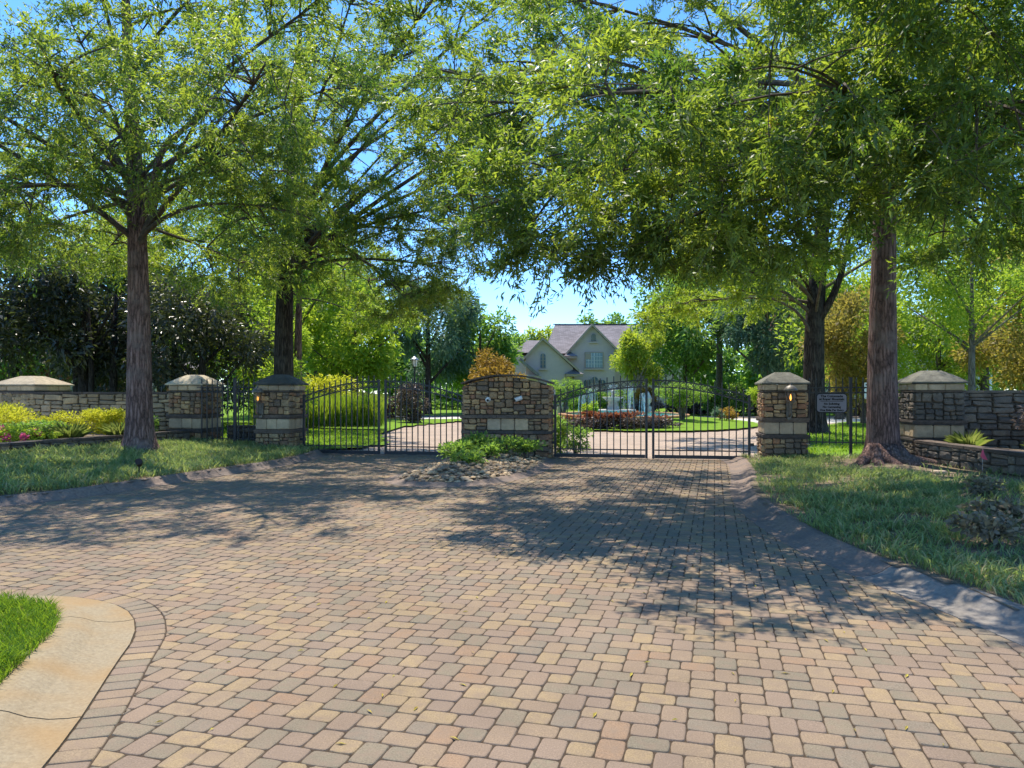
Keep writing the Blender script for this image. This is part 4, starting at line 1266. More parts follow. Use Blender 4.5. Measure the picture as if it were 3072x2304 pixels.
def plant(name, label, cat, c, rad, n, L, W, mat, nb=14, br=0.4, group=None, trunk=None, ground=0.0, upright=0.25, droop=0.15, stems=3, stem_mat='limb', shell=.45, fname='foliage', tbias=0.0, stem_r=.02):
    base = (c[0], c[1], ground)
    t = empty(name, base, 0, label, cat, group)
    P, O = blob_points((0, 0, c[2] - ground), rad, n, nb, br, shell)
    D = O + rng.normal(size=(n, 3)) * 0.7
    D[:, 2] += upright
    tint = np.clip(rng.beta(2, 2.2, n) + tbias, 0, 1)
    ok_ = P[:, 2] > 0.0
    P, D, tint = P[ok_], D[ok_], tint[ok_]
    Ls = L * rng.uniform(.7, 1.25, len(P))
    link(fname, leaf_mesh(fname, P, D, Ls, W * Ls / L, M[mat], tint, droop), t)
    if stems:
        m = MB()
        for k in range(stems):
            a = random.uniform(0, 2 * PI); q = random.uniform(.25, .75)
            m.tube([(.04 * math.cos(a), .04 * math.sin(a), -.05), (rad[0] * q * .4 * math.cos(a), rad[1] * q * .4 * math.sin(a), (c[2] - ground) * .6), (rad[0] * q * math.cos(a), rad[1] * q * math.sin(a), (c[2] - ground) + rad[2] * .3)], [stem_r * 1.4, stem_r, stem_r * .4], 5)
        m.build('stem', M[stem_mat], t)
    return t

def tuft(name, label, loc, n, h, w, mat, spread=.1, lean=.5, group=None, cat='grass tuft', sink=.02):
    t = empty(name, loc, 0, label, cat, group)
    a = rng.uniform(0, 2 * PI, n); ln = rng.uniform(.1, lean, n)
    P = np.stack([np.cos(a) * rng.uniform(0, spread, n), np.sin(a) * rng.uniform(0, spread, n), np.full(n, -sink)], 1)
    D1 = np.stack([np.cos(a) * ln, np.sin(a) * ln, np.ones(n)], 1)
    H = h * rng.uniform(.6, 1.1, n)[:, None]
    D1 = unit(D1)
    S = np.stack([-np.sin(a), np.cos(a), np.zeros(n)], 1) * w / 2
    Mp = P + D1 * H * .6
    Tp = Mp + unit(D1 + np.stack([np.cos(a) * ln * 1.6, np.sin(a) * ln * 1.6, -.5 * np.ones(n)], 1)) * H * .5
    V = np.stack([P - S * .6, P + S * .6, Mp + S, Tp, Mp - S], 1).reshape(-1, 3)
    F = np.arange(5 * n).reshape(n, 5)
    link('blades', np_mesh('blades', V, F, M[mat], rng.beta(2, 2, n)), t)
    return t

# ------------------------------------------------------------------ the big oaks
def bez(p0, p1, p2, n):
    return [tuple((1 - u) ** 2 * np.array(p0) + 2 * u * (1 - u) * np.array(p1) + u * u * np.array(p2)) for u in np.linspace(0, 1, n)]

def oak(label, base, trunk, r0, blobs, leafmat, leafL, leafW, per, barkmat, forks=(), flare=1.5, roots=0, red=False, limb_from=None, scat=.62, cl_gap=.62, group='large oaks around the gates', name='oak_tree', ntw=12):
    """trunk: list of points (world); blobs: (centre, radii, clusters) crown masses, each carried by a limb from the trunk"""
    bx, by, bz = base
    t = empty(name, base, 0, label, 'tree', group)
    loc = lambda p: (p[0] - bx, p[1] - by, p[2] - bz)
    T = [np.array(p, float) for p in trunk]
    ts = np.array(smooth([tuple(p) for p in T], 6))
    zs = ts[:, 2]
    ztop = zs[-1]
    def rad(z):
        u = max(0, (z - bz) / (ztop - bz))
        r = r0 * (1 - .8 * u ** 1.15)
        return r * (1 + (flare - 1) * math.exp(-(z - bz) / .27))
    # trunk with shallow flutes and buttresses
    nseg = 22
    ring = []; m = MB()
    zz = np.concatenate([np.linspace(bz - .12, bz + 1.2, 9), np.linspace(bz + 1.5, ztop, 22)])
    ph = random.uniform(0, 6)
    vs = []; fs = []
    for z in zz:
        x = np.interp(z, zs, ts[:, 0]); y = np.interp(z, zs, ts[:, 1])
        for i in range(nseg):
            a = 2 * PI * i / nseg
            q = rad(z) * (1 + .035 * math.sin(3 * a + ph) + .02 * math.sin(7 * a + 2 * ph + z * .6) + random.uniform(-.012, .012))
            if roots: q *= 1 + .55 * math.exp(-(z - bz + .05) / .22) * max(0, math.sin(5 * a / 2 + ph)) ** 2
            vs.append(loc((x + q * math.cos(a), y + q * math.sin(a), z)))
    for k in range(len(zz) - 1):
        for i in range(nseg):
            j = (i + 1) % nseg
            fs.append((k * nseg + i, k * nseg + j, (k + 1) * nseg + j, (k + 1) * nseg + i))
    fs.append(tuple((len(zz) - 1) * nseg + i for i in range(nseg)))
    tr = m.add(vs, fs).build('trunk', M[barkmat], t, True)
    for k in range(roots):
        a = -PI * .12 - PI * .76 * k / max(roots - 1, 1) + random.uniform(-.15, .15)
        ln = random.uniform(.7, 1.15)
        pts = [loc((bx + r0 * .7 * math.cos(a), by + r0 * .7 * math.sin(a), bz + .32)), loc((bx + r0 * 1.5 * math.cos(a), by + r0 * 1.5 * math.sin(a), bz + .1)), loc((bx + (r0 + ln * .7) * math.cos(a + .15), by + (r0 + ln * .7) * math.sin(a + .15), bz + .02)), loc((bx + (r0 + ln) * math.cos(a + .3), by + (r0 + ln) * math.sin(a + .3), bz - .1))]
        MB().tube(pts, [.2, .15, .1, .05], 8).build('root', M[barkmat], t, True)
    nodes = []          # limb sample points for twigs to grow from
    def grow(p0, p2, rr, sag=.25, name_='limb', build=True, nn=9):
        d = np.array(p2) - np.array(p0)
        ln_ = np.linalg.norm(d)
        mid = np.array(p0) + d * random.uniform(.35, .55) + np.array([random.uniform(-.12, .12) * ln_, random.uniform(-.12, .12) * ln_, random.uniform(.02, .17) * ln_ + sag * .4])
        return bez(p0, mid, p2, nn)
    allP = []; allD = []; allS = []; allT = []
    for bi, (c, rd, nc) in enumerate(blobs):
        nc = int(nc * 1.5)
        c = np.array(c, float); rd = np.array(rd, float)
        hd = math.hypot(c[0] - bx, c[1] - by)
        za = min(max(c[2] - hd * .75, bz + 2.4), ztop - .6)
        if limb_from: za = min(max(za, limb_from + random.uniform(0, 2.0)), ztop - .4)
        p0 = (np.interp(za, zs, ts[:, 0]), np.interp(za, zs, ts[:, 1]), za)
        end = c + (c - np.array(p0)) / max(np.linalg.norm(c - np.array(p0)), .1) * rd.mean() * .55
        lim = grow(p0, end, .1)
        rl = max(.03, min(rad(za) * .45, .025 + .0085 * np.linalg.norm(end - np.array(p0))))
        m = MB()
        m.tube([loc(p) for p in lim], [rl * (1 - .8 * u) for u in np.linspace(0, 1, len(lim))], 7)
        # sub-branches and clusters
        pts = np.array(lim)[3:]
        cl = []
        tries = 0
        while len(cl) < nc and tries < nc * 12:
            tries += 1
            d = rng.normal(size=3); d /= np.linalg.norm(d)
            p = c + d * rd * rng.uniform(.25, 1) ** .5
            if p[2] < bz + 2.3: continue
            if all(np.linalg.norm(p - q) > cl_gap * rng.uniform(.55, 1) for q in cl): cl.append(p)
        sub = []
        for p in cl:
            k = int(np.argmin(np.linalg.norm(pts - p, axis=1) + np.linspace(0, -.4, len(pts))))
            k = max(0, k - 1)
            if sub and rng.random() < .5:
                S = np.array(sub); ks = int(np.argmin(np.linalg.norm(S - p, axis=1))); s0 = S[ks]
                rb = .014
            else:
                s0 = pts[k]; rb = .026
            br = grow(s0, p, .02, .12, nn=5)
            m.tube([loc(q) for q in br], [rb * (1 - .7 * u) for u in np.linspace(0, 1, len(br))], 4, False)
            sub += [np.array(q) for q in br[2:4]]
            ctone = rng.normal() * .17
            bd = np.array(p) - np.array(s0); bd /= max(np.linalg.norm(bd), 1e-6)
            # twigs radiate from the end of the branch and hang a little
            for w in range(ntw):
                d = rng.normal(size=3) * .75 + bd * .7; d[2] = d[2] * .62 - .06; d /= np.linalg.norm(d)
                tl = rng.uniform(.45, 1.0) * scat * 1.25
                hi_ = c[2] > 9.4 + .0 * bz and c[1] < 20
                nl = max(4, int(per / ntw * (.42 if hi_ else 1)))
                allT.append(np.full(nl, ctone))
                allS.append(np.full(nl, 1.55 if hi_ else 1.0))
                u = rng.uniform(.12, 1, nl)
                tp = np.array(p) + d * (tl * u[:, None]) + np.array([0, 0, -1]) * (.22 * tl * u[:, None] ** 2)
                allP.append(tp + rng.normal(size=(nl, 3)) * .035)
                dd = d + rng.normal(size=(nl, 3)) * .8; dd[:, 2] -= .06
                allD.append(dd)
                if w % 3 == 0: m.tube([loc(p), loc(np.array(p) + d * tl * .5 - np.array([0, 0, .04])), loc(np.array(p) + d * tl - np.array([0, 0, .22 * tl]))], [.007, .005, .003], 3, False)
        m.build('limb', M['limb'], t)
    for f in forks:
        pts = smooth([tuple(q) for q in f[0]], 4)
        MB().tube([loc(p) for p in pts], np.linspace(f[1], f[2], len(pts)), 9, jit=.04).build('limb', M[barkmat if f[1] > .1 else 'limb'], t, True)
    Pn = np.concatenate(allP) - np.array([bx, by, bz]); Dn = np.concatenate(allD)
    n = len(Pn)
    tint = np.clip(rng.beta(1.8, 2.4, n) * .9 + np.concatenate(allT), 0, .93)
    if red:
        # small browned sprays
        for _ in range(16):
            c0 = Pn[rng.integers(0, n)]
            near = np.linalg.norm(Pn - c0, axis=1) < .16
            tint[near] = 1.0
    Ls = leafL * rng.uniform(.65, 1.2, n) * np.concatenate(allS)
    link('crown', leaf_mesh('crown', Pn, Dn, Ls, leafW * Ls / leafL, M[leafmat], tint, .1), t)
    return t

oak('tall oak with reddish trunk on the left verge before the bed wall', (-8.8, 17.4, .3),
    [(-8.8, 17.4, .3), (-8.83, 17.4, 4), (-8.95, 17.4, 7.4), (-9.15, 17.5, 10), (-9.3, 17.6, 12.6)], .295,
    [((-11.2, 15.0, 5.6), (1.7, 1.6, 1.0), 15), ((-9.4, 14.0, 5.4), (1.5, 1.4, .9), 13), ((-7.6, 14.3, 6.6), (1.5, 1.4, 1.0), 14), ((-5.6, 14.8, 6.8), (1.6, 1.4, 1.1), 15),
     ((-11.6, 18.2, 5.6), (1.6, 1.6, 1.1), 13), ((-7.0, 18.5, 5.0), (1.2, 1.2, .8), 8), ((-11.0, 16.6, 7.8), (1.8, 1.7, 1.1), 15), ((-6.4, 16.4, 8.6), (1.6, 1.5, 1.1), 14), ((-8.8, 15.2, 8.6), (1.7, 1.5, 1.1), 15),
     ((-3.9, 15.6, 8.0), (1.4, 1.3, 1.0), 11), ((-8.6, 17.6, 10.6), (2.2, 2.0, 1.3), 16), ((-11.6, 13.2, 7.2), (1.6, 1.5, 1.0), 12), ((-4.6, 12.8, 7.0), (1.5, 1.4, .9), 12), ((-7.2, 11.8, 6.6), (1.6, 1.4, .9), 13),
     ((-13.2, 16.6, 7.2), (1.5, 1.5, 1.2), 11), ((-6.0, 18.8, 7.2), (1.4, 1.3, .9), 9), ((-10.2, 11.8, 7.0), (1.5, 1.3, .9), 11), ((-12.8, 14.5, 5.0), (1.4, 1.3, .8), 9), ((-6.4, 16.6, 11.0), (2.2, 1.9, 1.0), 13), ((-8.4, 14.4, 10.6), (2.1, 1.8, 1.0), 12), ((-4.2, 17.4, 11.2), (2.0, 1.8, 1.0), 12), ((-9.8, 18.2, 5.4), (1.2, 1.2, .8), 8), ((-5.2, 15.4, 5.4), (1.2, 1.2, .8), 8)],
    'oak', .115, .03, 330, 'bark_red', limb_from=5.0,
    forks=[([(-8.85, 17.35, 4.9), (-8.55, 17.2, 5.9), (-8.3, 17.0, 6.5), (-7.9, 16.8, 7.35), (-6.7, 16.5, 8.1)], .13, .04), ([(-8.8, 17.3, 5.1), (-8.35, 17.1, 5.9), (-8.0, 16.9, 6.6), (-6.75, 16.2, 8.0)], .09, .03),
           ([(-8.95, 17.4, 6.4), (-9.3, 17.3, 7.2), (-9.8, 17.1, 7.8), (-10.6, 16.8, 8.9)], .1, .03), ([(-8.95, 17.4, 7.2), (-9.3, 17.6, 7.8), (-10.5, 17.9, 9.2), (-11.3, 18, 9.9)], .09, .03)], flare=1.62)
oak('dark trunked oak rising behind the left gate pillar', (-7.75, 25.0, .1),
    [(-7.75, 25, .1), (-7.75, 25, 4), (-7.6, 25, 7), (-7.4, 25, 10), (-7.2, 25, 14.5)], .36,
    [((-9.8, 23.4, 5.8), (1.8, 1.6, 1.1), 13), ((-6.8, 22.8, 5.8), (1.7, 1.5, 1.1), 13), ((-4.4, 23.2, 6.6), (1.7, 1.6, 1.1), 13), ((-2.6, 22.6, 6.6), (1.4, 1.3, 1.2), 11), ((-1.0, 23.2, 8.6), (1.6, 1.5, 1.1), 12),
     ((-5.4, 23.6, 9.2), (1.8, 1.6, 1.1), 12), ((-8.2, 23.5, 8.6), (1.8, 1.6, 1.2), 13), ((-10.8, 25.5, 8.4), (1.9, 1.8, 1.2), 13), ((-0.6, 24.2, 11.4), (1.9, 1.7, 1.2), 13), ((-3.6, 24, 12.2), (1.9, 1.8, 1.2), 13),
     ((-6.8, 24.2, 12.0), (2.0, 1.8, 1.2), 13), ((-9.8, 25.2, 11.4), (2.0, 1.9, 1.2), 12), ((-7.0, 26.5, 14.2), (2.4, 2.2, 1.4), 13), ((-3.0, 23.0, 4.9), (1.1, 1.0, .9), 8), ((-5.4, 27, 5.8), (1.5, 1.4, 1.0), 9), ((-1.5, 21.0, 9.6), (1.4, 1.3, .9), 9), ((-4.4, 20.6, 10.0), (1.5, 1.3, .9), 9), ((-11.6, 22.8, 6.4), (1.5, 1.5, 1.0), 9), ((-2.2, 22.4, 5.4), (1.2, 1.1, .9), 10), ((-1.5, 21.6, 7.0), (1.3, 1.2, 1.0), 11), ((-3.4, 21.8, 4.6), (1.0, 1.0, .7), 7), ((-.4, 20.6, 9.0), (1.4, 1.3, 1.0), 9), ((-2.0, 18.6, 11.4), (2.0, 1.8, 1.0), 12), ((-4.6, 20.8, 12.6), (2.0, 1.8, 1.0), 11), ((.4, 19.4, 12.4), (1.8, 1.7, 1.0), 10), ((-8.0, 22.2, 6.8), (1.4, 1.2, .9), 9), ((-6.0, 21.6, 7.2), (1.4, 1.2, 1.0), 10), ((-4.4, 21.8, 7.6), (1.3, 1.2, .9), 9), ((-6.6, 21.4, 9.2), (1.4, 1.3, .9), 9)],
    'oak', .128, .035, 340, 'bark_dark', limb_from=5.6,
    forks=[([(-7.6, 25, 6.2), (-7.0, 24.9, 7.4), (-6.3, 24.8, 8.4), (-4.4, 24.5, 10.5), (-2.4, 24.2, 11.9)], .12, .03), ([(-7.65, 25, 5.9), (-7.0, 24.8, 6.8), (-6.1, 24.6, 7.7), (-3.9, 24.3, 10.0)], .1, .03), ([(-7.65, 25, 5.5), (-6.6, 24.7, 7.1), (-5.4, 24.4, 8.0), (-3.2, 24, 9.2)], .1, .03)], flare=1.5, red=False)
oak('slender second trunk with reddish bark close behind the dark left oak', (-9.3, 32.0, .1),
    [(-9.3, 32, .1), (-9.3, 32, 4), (-9.2, 32, 8), (-9.1, 32, 12)], .2,
    [((-10.5, 31, 6.5), (2.0, 1.8, 1.3), 11), ((-7.5, 31, 7.5), (2.0, 1.8, 1.3), 11), ((-9.5, 32, 10.5), (2.4, 2.2, 1.5), 12), ((-6.8, 32.5, 5.0), (1.4, 1.4, .9), 7)],
    'oak2', .17, .05, 260, 'bark_red', flare=1.3, limb_from=5.0)
oak('black trunked forked oak standing behind the fence with the sign', (11.4, 27.5, .1),
    [(11.3, 27.5, .1), (11.3, 27.5, 3.6), (11.45, 27.5, 6.2), (11.7, 27.5, 9), (11.9, 27.5, 14)], .42,
    [((8.6, 25.4, 5.9), (1.8, 1.6, .9), 12), ((6.2, 25, 6.4), (1.7, 1.6, 1.0), 12), ((10.6, 24.4, 6.6), (1.8, 1.6, 1.0), 12), ((13.6, 25.4, 7.4), (1.8, 1.7, 1.1), 12), ((7.4, 25.6, 8.6), (2.0, 1.8, 1.2), 13),
     ((10.4, 25.6, 9.4), (2.0, 1.8, 1.2), 13), ((13.2, 26.8, 10.6), (2.0, 2, 1.3), 12), ((5.0, 26.4, 10.0), (1.9, 1.8, 1.2), 12), ((8.2, 27, 11.8), (2.1, 2, 1.3), 13), ((11.6, 28, 13.6), (2.4, 2.2, 1.5), 13), ((6.2, 27.6, 4.9), (1.5, 1.4, .9), 9), ((9.4, 29.5, 5.4), (1.6, 1.5, .9), 9), ((15.2, 28, 7.6), (1.8, 1.8, 1.2), 10)],
    'oak2', .15, .042, 400, 'bark_dark', limb_from=4.2,
    forks=[([(11.3, 27.4, 5.0), (10.7, 27.0, 5.9), (9.4, 26.4, 6.4), (5.9, 25.6, 6.8)], .11, .03), ([(11.35, 27.4, 4.2), (11.9, 27.1, 5.4), (12.25, 27, 6.7), (12.5, 26.9, 8.6)], .16, .06), ([(11.3, 27.4, 3.6), (10.5, 27.2, 4.7), (9.0, 27, 5.3), (7.2, 26.8, 5.6)], .07, .02)], flare=1.6)
oak('broad oak with lichened buttressed trunk right of the community sign', (7.86, 15.6, .17),
    [(7.9, 15.6, .15), (7.86, 15.6, 2), (7.9, 15.6, 5), (7.98, 15.6, 8), (8.1, 15.7, 12.5)], .315,
    [((.7, 10.6, 4.5), (1.5, 1.3, .95), 14), ((2.3, 9.6, 4.4), (1.5, 1.4, 1.0), 15), ((3.6, 8.4, 5.1), (1.5, 1.3, 1.0), 13), ((5.1, 8.0, 4.7), (1.4, 1.2, .9), 13), ((6.4, 9.4, 5.2), (1.5, 1.3, 1.0), 14), ((4.3, 10.2, 4.9), (1.6, 1.4, .9), 15),
     ((2.9, 12.4, 6.6), (1.8, 1.5, 1.2), 15), ((.6, 12.8, 7.2), (1.6, 1.4, 1.2), 13), ((5.6, 11.8, 6.2), (1.7, 1.5, 1.1), 15), ((7.9, 11.6, 5.5), (1.5, 1.4, .9), 13), ((9.4, 12.6, 6.0), (1.6, 1.5, 1.0), 13), ((8.2, 13.4, 7.6), (1.7, 1.6, 1.1), 13),
     ((4.2, 14.8, 8.6), (1.9, 1.7, 1.2), 14), ((1.7, 14.6, 9.2), (1.8, 1.7, 1.2), 12), ((6.6, 15.0, 9.8), (1.9, 1.8, 1.2), 13), ((10.8, 15.6, 8.0), (1.9, 1.8, 1.2), 13), ((12.0, 13.0, 6.6), (1.7, 1.6, 1.1), 11), ((8.2, 16.4, 11.8), (2.2, 2, 1.4), 13), ((5.6, 18.2, 7.6), (1.7, 1.6, 1.0), 12), ((2.9, 17.6, 7.8), (1.7, 1.6, 1.0), 12), ((9.8, 18.8, 7.0), (1.6, 1.6, 1.0), 11), ((7.6, 7.4, 5.6), (1.4, 1.3, .9), 10), ((1.4, 8.4, 5.0), (1.1, 1.0, .7), 7), ((6.9, 11.0, 4.2), (1.1, 1.0, .6), 7), ((-.6, 11.6, 5.9), (1.2, 1.1, .8), 8), ((-.1, 10.3, 4.3), (.9, .9, .7), 7), ((1.1, 10.0, 4.0), (1.1, 1.0, .6), 8), ((2.4, 9.8, 4.0), (1.1, 1.0, .6), 8), ((3.7, 10.4, 4.2), (1.1, 1.0, .6), 8), ((-.1, 12.2, 5.6), (1.2, 1.1, .9), 9), ((-.7, 13.4, 7.4), (1.2, 1.2, 1.0), 8), ((1.6, 15.2, 11.2), (2.0, 1.8, 1.0), 11), ((3.8, 12.6, 10.4), (2.0, 1.8, 1.0), 11), ((6.6, 11.0, 9.6), (2.0, 1.8, 1.0), 10), ((-.4, 15.8, 11.0), (1.6, 1.6, .9), 9), ((4.9, 9.4, 6.4), (1.4, 1.2, .8), 10), ((9.2, 10.0, 5.2), (1.3, 1.2, .8), 9), ((4.5, 6.8, 5.7), (1.3, 1.0, .6), 12), ((3.4, 7.2, 6.0), (1.0, .9, .6), 9), ((3.9, 5.9, 6.6), (1.1, .9, .5), 9)],
    'oak', .112, .028, 470, 'bark_red', flare=1.36, roots=6, red=True, limb_from=5.6)

def tree(name, label, x, y, h, z0, rad, mat, n, L, W, nb=22, br=.34, tr=.2, bark='limb', group=None, zc=None, upright=.1, lean=0, cat='tree', tbias=0.0, taper=0.0, nst=5, ground=0):
    """garden or background tree: tapering trunk with limbs, clumped crown between z0 and h"""
    t = empty(name, (x, y, ground), 0, label, cat, group)
    cz = (z0 + h) / 2; rz_ = (h - z0) / 2
    P, O = blob_points((lean, 0, cz), (rad, rad, rz_), n, nb, br, .35)
    if taper:
        u = np.clip((P[:, 2] - z0) / max(h - z0, .1), 0, 1)
        P[:, :2] *= (1.15 - taper * u)[:, None]
    D = O + rng.normal(size=(n, 3)) * .7; D[:, 2] += upright
    tint = np.clip(rng.beta(2, 2.2, n) + tbias, 0, 1)
    Ls = L * rng.uniform(.65, 1.3, n)
    link('crown', leaf_mesh('crown', P, D, Ls, W * Ls / L, M[mat], tint, .15), t)
    m = MB()
    m.tube([(0, 0, -.1), (0, 0, .25), (lean * .2, 0, z0), (lean * .7, 0, cz), (lean, 0, h - rz_ * .3)], [tr * 1.5, tr, tr * .8, tr * .45, .02], 9)
    m.build('trunk', M[bark], t, True)
    m = MB()
    for k in range(nst):
        a = 2 * PI * k / nst + random.uniform(-.4, .4); q = random.uniform(.5, .85)
        zb_ = z0 * .9 + (cz - z0) * random.uniform(0, .8)
        m.tube([(lean * .3, 0, zb_), (rad * q * .5 * math.cos(a), rad * q * .5 * math.sin(a), zb_ + rz_ * .35), (rad * q * math.cos(a), rad * q * math.sin(a), zb_ + rz_ * .7)], [tr * .4, tr * .25, .02], 5)
    m.build('limb', M[bark], t)
    return t

# magnolias and evergreens at the left behind the garden wall
gm = 'dark magnolias behind the left garden wall'
tree('magnolia_tree', 'dark glossy magnolia at the far left edge behind the wide pier', -19.4, 27, 8.6, .9, 3.8, 'magnolia', 12000, .26, .085, 26, .32, .28, 'bark_dark', gm)
tree('magnolia_tree', 'dark magnolia with bare multiple trunks between wide pier and left oak', -16.6, 28.5, 8.0, 1.8, 2.9, 'magnolia', 9000, .24, .08, 22, .3, .26, 'bark_dark', gm, nst=9)
tree('magnolia_tree', 'dark magnolia just right of the reddish left oak trunk', -12.0, 28.5, 6.8, .8, 3.2, 'magnolia', 10500, .23, .08, 24, .32, .22, 'bark_dark', gm)
tree('magnolia_tree', 'dense dark magnolia directly behind the reddish left oak trunk', -14.0, 30.5, 7.6, .7, 2.9, 'magnolia', 7500, .24, .08, 22, .32, .22, 'bark_dark', gm)
tree('magnolia_tree', 'tall dark magnolia in the second row behind the bare trunks', -19.0, 33.5, 9.6, .8, 3.6, 'magnolia', 10000, .27, .09, 26, .32, .26, 'bark_dark', gm)
for i, (x, y, rr) in enumerate(((-17.3, 29.3, .13), (-16.0, 27.9, .1), (-15.6, 28.8, .14))):
    MB().tube([(0, 0, -.1), (random.uniform(-.1, .1), 0, 2.5), (random.uniform(-.3, .3), 0, 5.5)], [rr * 1.3, rr, rr * .5], 8).build('bare_stem', M['bark_dark'], bpy.data.objects['magnolia_tree.001'], True, loc=(x + 16.6, y - 28.5, 0))
tree('evergreen_tree', 'tall evergreen filling the gap behind the leftmost magnolia', -27, 40, 12, .5, 5, 'mid_leaf', 8000, .4, .14, 26, .32, .3, 'bark_dark')
tree('lime_tree', 'bright yellow green tree glowing behind the left magnolias', -15.5, 38, 9.6, 2.2, 4.2, 'lime_leaf', 9000, .26, .1, 26, .3, .2)
tree('lime_tree', 'bright lime green tree between magnolia and left gate pillar', -10.9, 33, 6.2, .6, 2.4, 'lime_leaf', 8000, .2, .07, 22, .32, .12)
tree('lime_tree', 'young lime green tree behind the short left fence', -8.6, 27.6, 3.1, .3, 1.3, 'lime_leaf', 4200, .15, .055, 16, .36, .06)
tree('oak_tree', 'leafy background oak filling the upper left behind the front oak', -16.5, 33, 14.5, 4.6, 5.6, 'lime_leaf', 15000, .24, .075, 34, .28, .3)
tree('lime_tree', 'tall sunlit lime tree behind the dark trunked left oak', -13.5, 45, 14.5, 3.5, 5.0, 'lime_leaf', 12000, .32, .12, 28, .3, .25)
tree('green_tree', 'tall sunlit tree beyond the right wall between oak trunks', 20.5, 46, 13.5, 2.0, 4.6, 'lime_leaf', 11000, .32, .12, 28, .3, .25)
# middle distance left of the house
gf = 'trees bordering the lawn left of the house'
tree('green_tree', 'bright green tree above the ornamental grass behind the left gate', -9.8, 46, 8.6, 1.6, 4.0, 'lime_leaf', 9000, .34, .14, 26, .3, .25, group=gf)
tree('pine_tree', 'dark green drooping pine behind the white topped lamp post', -6.4, 56, 11.8, 2.2, 4.2, 'blue_leaf', 13000, .42, .1, 30, .26, .3, 'bark_dark', gf, upright=-.3)
tree('green_tree', 'rounded mid green tree whose crown meets the open sky', -2.6, 60, 9.4, 1.2, 3.6, 'mid_leaf', 9000, .42, .17, 26, .3, .25, group=gf)
tree('green_tree', 'tall green tree rising behind the lime tree at the pillar', -15.5, 58, 14.5, 2, 5.6, 'mid_leaf', 11000, .5, .2, 28, .3, .3, group=gf)
tree('green_tree', 'small distant green tree at the edge of the open sky', .6, 86, 7.6, .5, 3.4, 'mid_leaf', 4500, .55, .22, 20, .32, .25, group=gf)
tree('maple_tree', 'rounded orange brown maple peeking over the monument wall', -1.0, 43, 4.2, .5, 2.0, 'rust_leaf', 9000, .2, .08, 24, .32, .1, 'limb')
# trees behind the house
gh = 'trees rising behind the house roof'
tree('tall_tree', 'tall broad tree cresting above the left of the main roof', 9.2, 104, 13.4, 3, 5.2, 'mid_leaf', 6500, .62, .26, 22, .32, .3, group=gh)
tree('tall_tree', 'tree crown just right of the roof crest tree', 14.8, 106, 12.6, 3, 5.0, 'mid_leaf', 5500, .62, .26, 22, .3, .3, group=gh)
tree('tall_tree', 'yellow green rounded tree left of the house roof', 4.2, 98, 10.6, 1, 4.2, 'oak2', 6000, .58, .24, 22, .32, .3, group=gh, tbias=.1)
tree('tall_tree', 'dark green tree beside the left wing of the house', -.2, 92, 9.0, 1, 3.8, 'mid_leaf', 5500, .56, .22, 20, .32, .3, group=gh)
# right of the house
tree('crape_myrtle', 'yellow green crape myrtle with several pale trunks before the house', 8.7, 51, 6.4, 2.0, 2.0, 'oak2', 9500, .24, .085, 24, .33, .09, 'curb_grey', nst=7, tbias=.15)
for k in range(4):
    MB().tube([(random.uniform(-.15, .15), random.uniform(-.1, .1), 0), (random.uniform(-.4, .4), 0, 1.4), (random.uniform(-.9, .9), 0, 3.4)], [.08, .065, .03], 6).build('trunk', M['curb_grey'], bpy.data.objects['crape_myrtle'], True)
tree('cedar_tree', 'big blue green cedar with hanging boughs beyond the right gate', 18.3, 53, 11.4, 2.6, 5.6, 'blue_leaf', 17000, .4, .1, 32, .24, .33, 'bark_red', upright=-.35, nst=10)
tree('green_tree', 'leafy green tree between crape myrtle and cedar', 13.2, 56, 12.0, 1.0, 4.6, 'mid_leaf', 12000, .4, .16, 28, .3, .25)
tree('green_tree', 'tall yellowish tree above the cedar crown', 17.5, 62, 16.5, 7, 6, 'oak2', 9000, .45, .18, 26, .3, .3)
tree('rust_tree', 'russet and yellow leaved tree between the two right oak trunks', 15.8, 34.5, 6.4, 1.2, 2.4, 'rose_leaf', 10000, .2, .08, 26, .3, .1)
tree('slim_tree', 'slim grey trunked tree over the right garden wall', 17.2, 27.5, 8.2, 3.1, 3.0, 'lime_leaf', 8500, .17, .06, 24, .3, .14, 'bark_grey', nst=8)
tree('rust_tree', 'yellow russet tree at the right edge beyond the wall', 21.0, 29.5, 7.4, .8, 3.0, 'rose_leaf', 11000, .21, .085, 26, .3, .14)
tree('green_tree', 'bright green tree behind the right garden wall pier', 17.2, 36, 6.6, .6, 2.6, 'lime_leaf', 8000, .22, .08, 24, .32, .14)
tree('green_tree', 'leafy lime tree in front of the pale sided house', 25.0, 43, 8.0, .6, 3.4, 'lime_leaf', 9000, .26, .1, 26, .32, .18)
tree('green_tree', 'tall dense tree at the far right behind the oak crown', 27, 42, 15, 2, 6.5, 'oak2', 12000, .4, .15, 28, .3, .3)
tree('green_tree', 'dark green tree behind the russet tree on the right', 25, 60, 12, 1, 6.0, 'mid_leaf', 9000, .5, .2, 26, .3, .3)
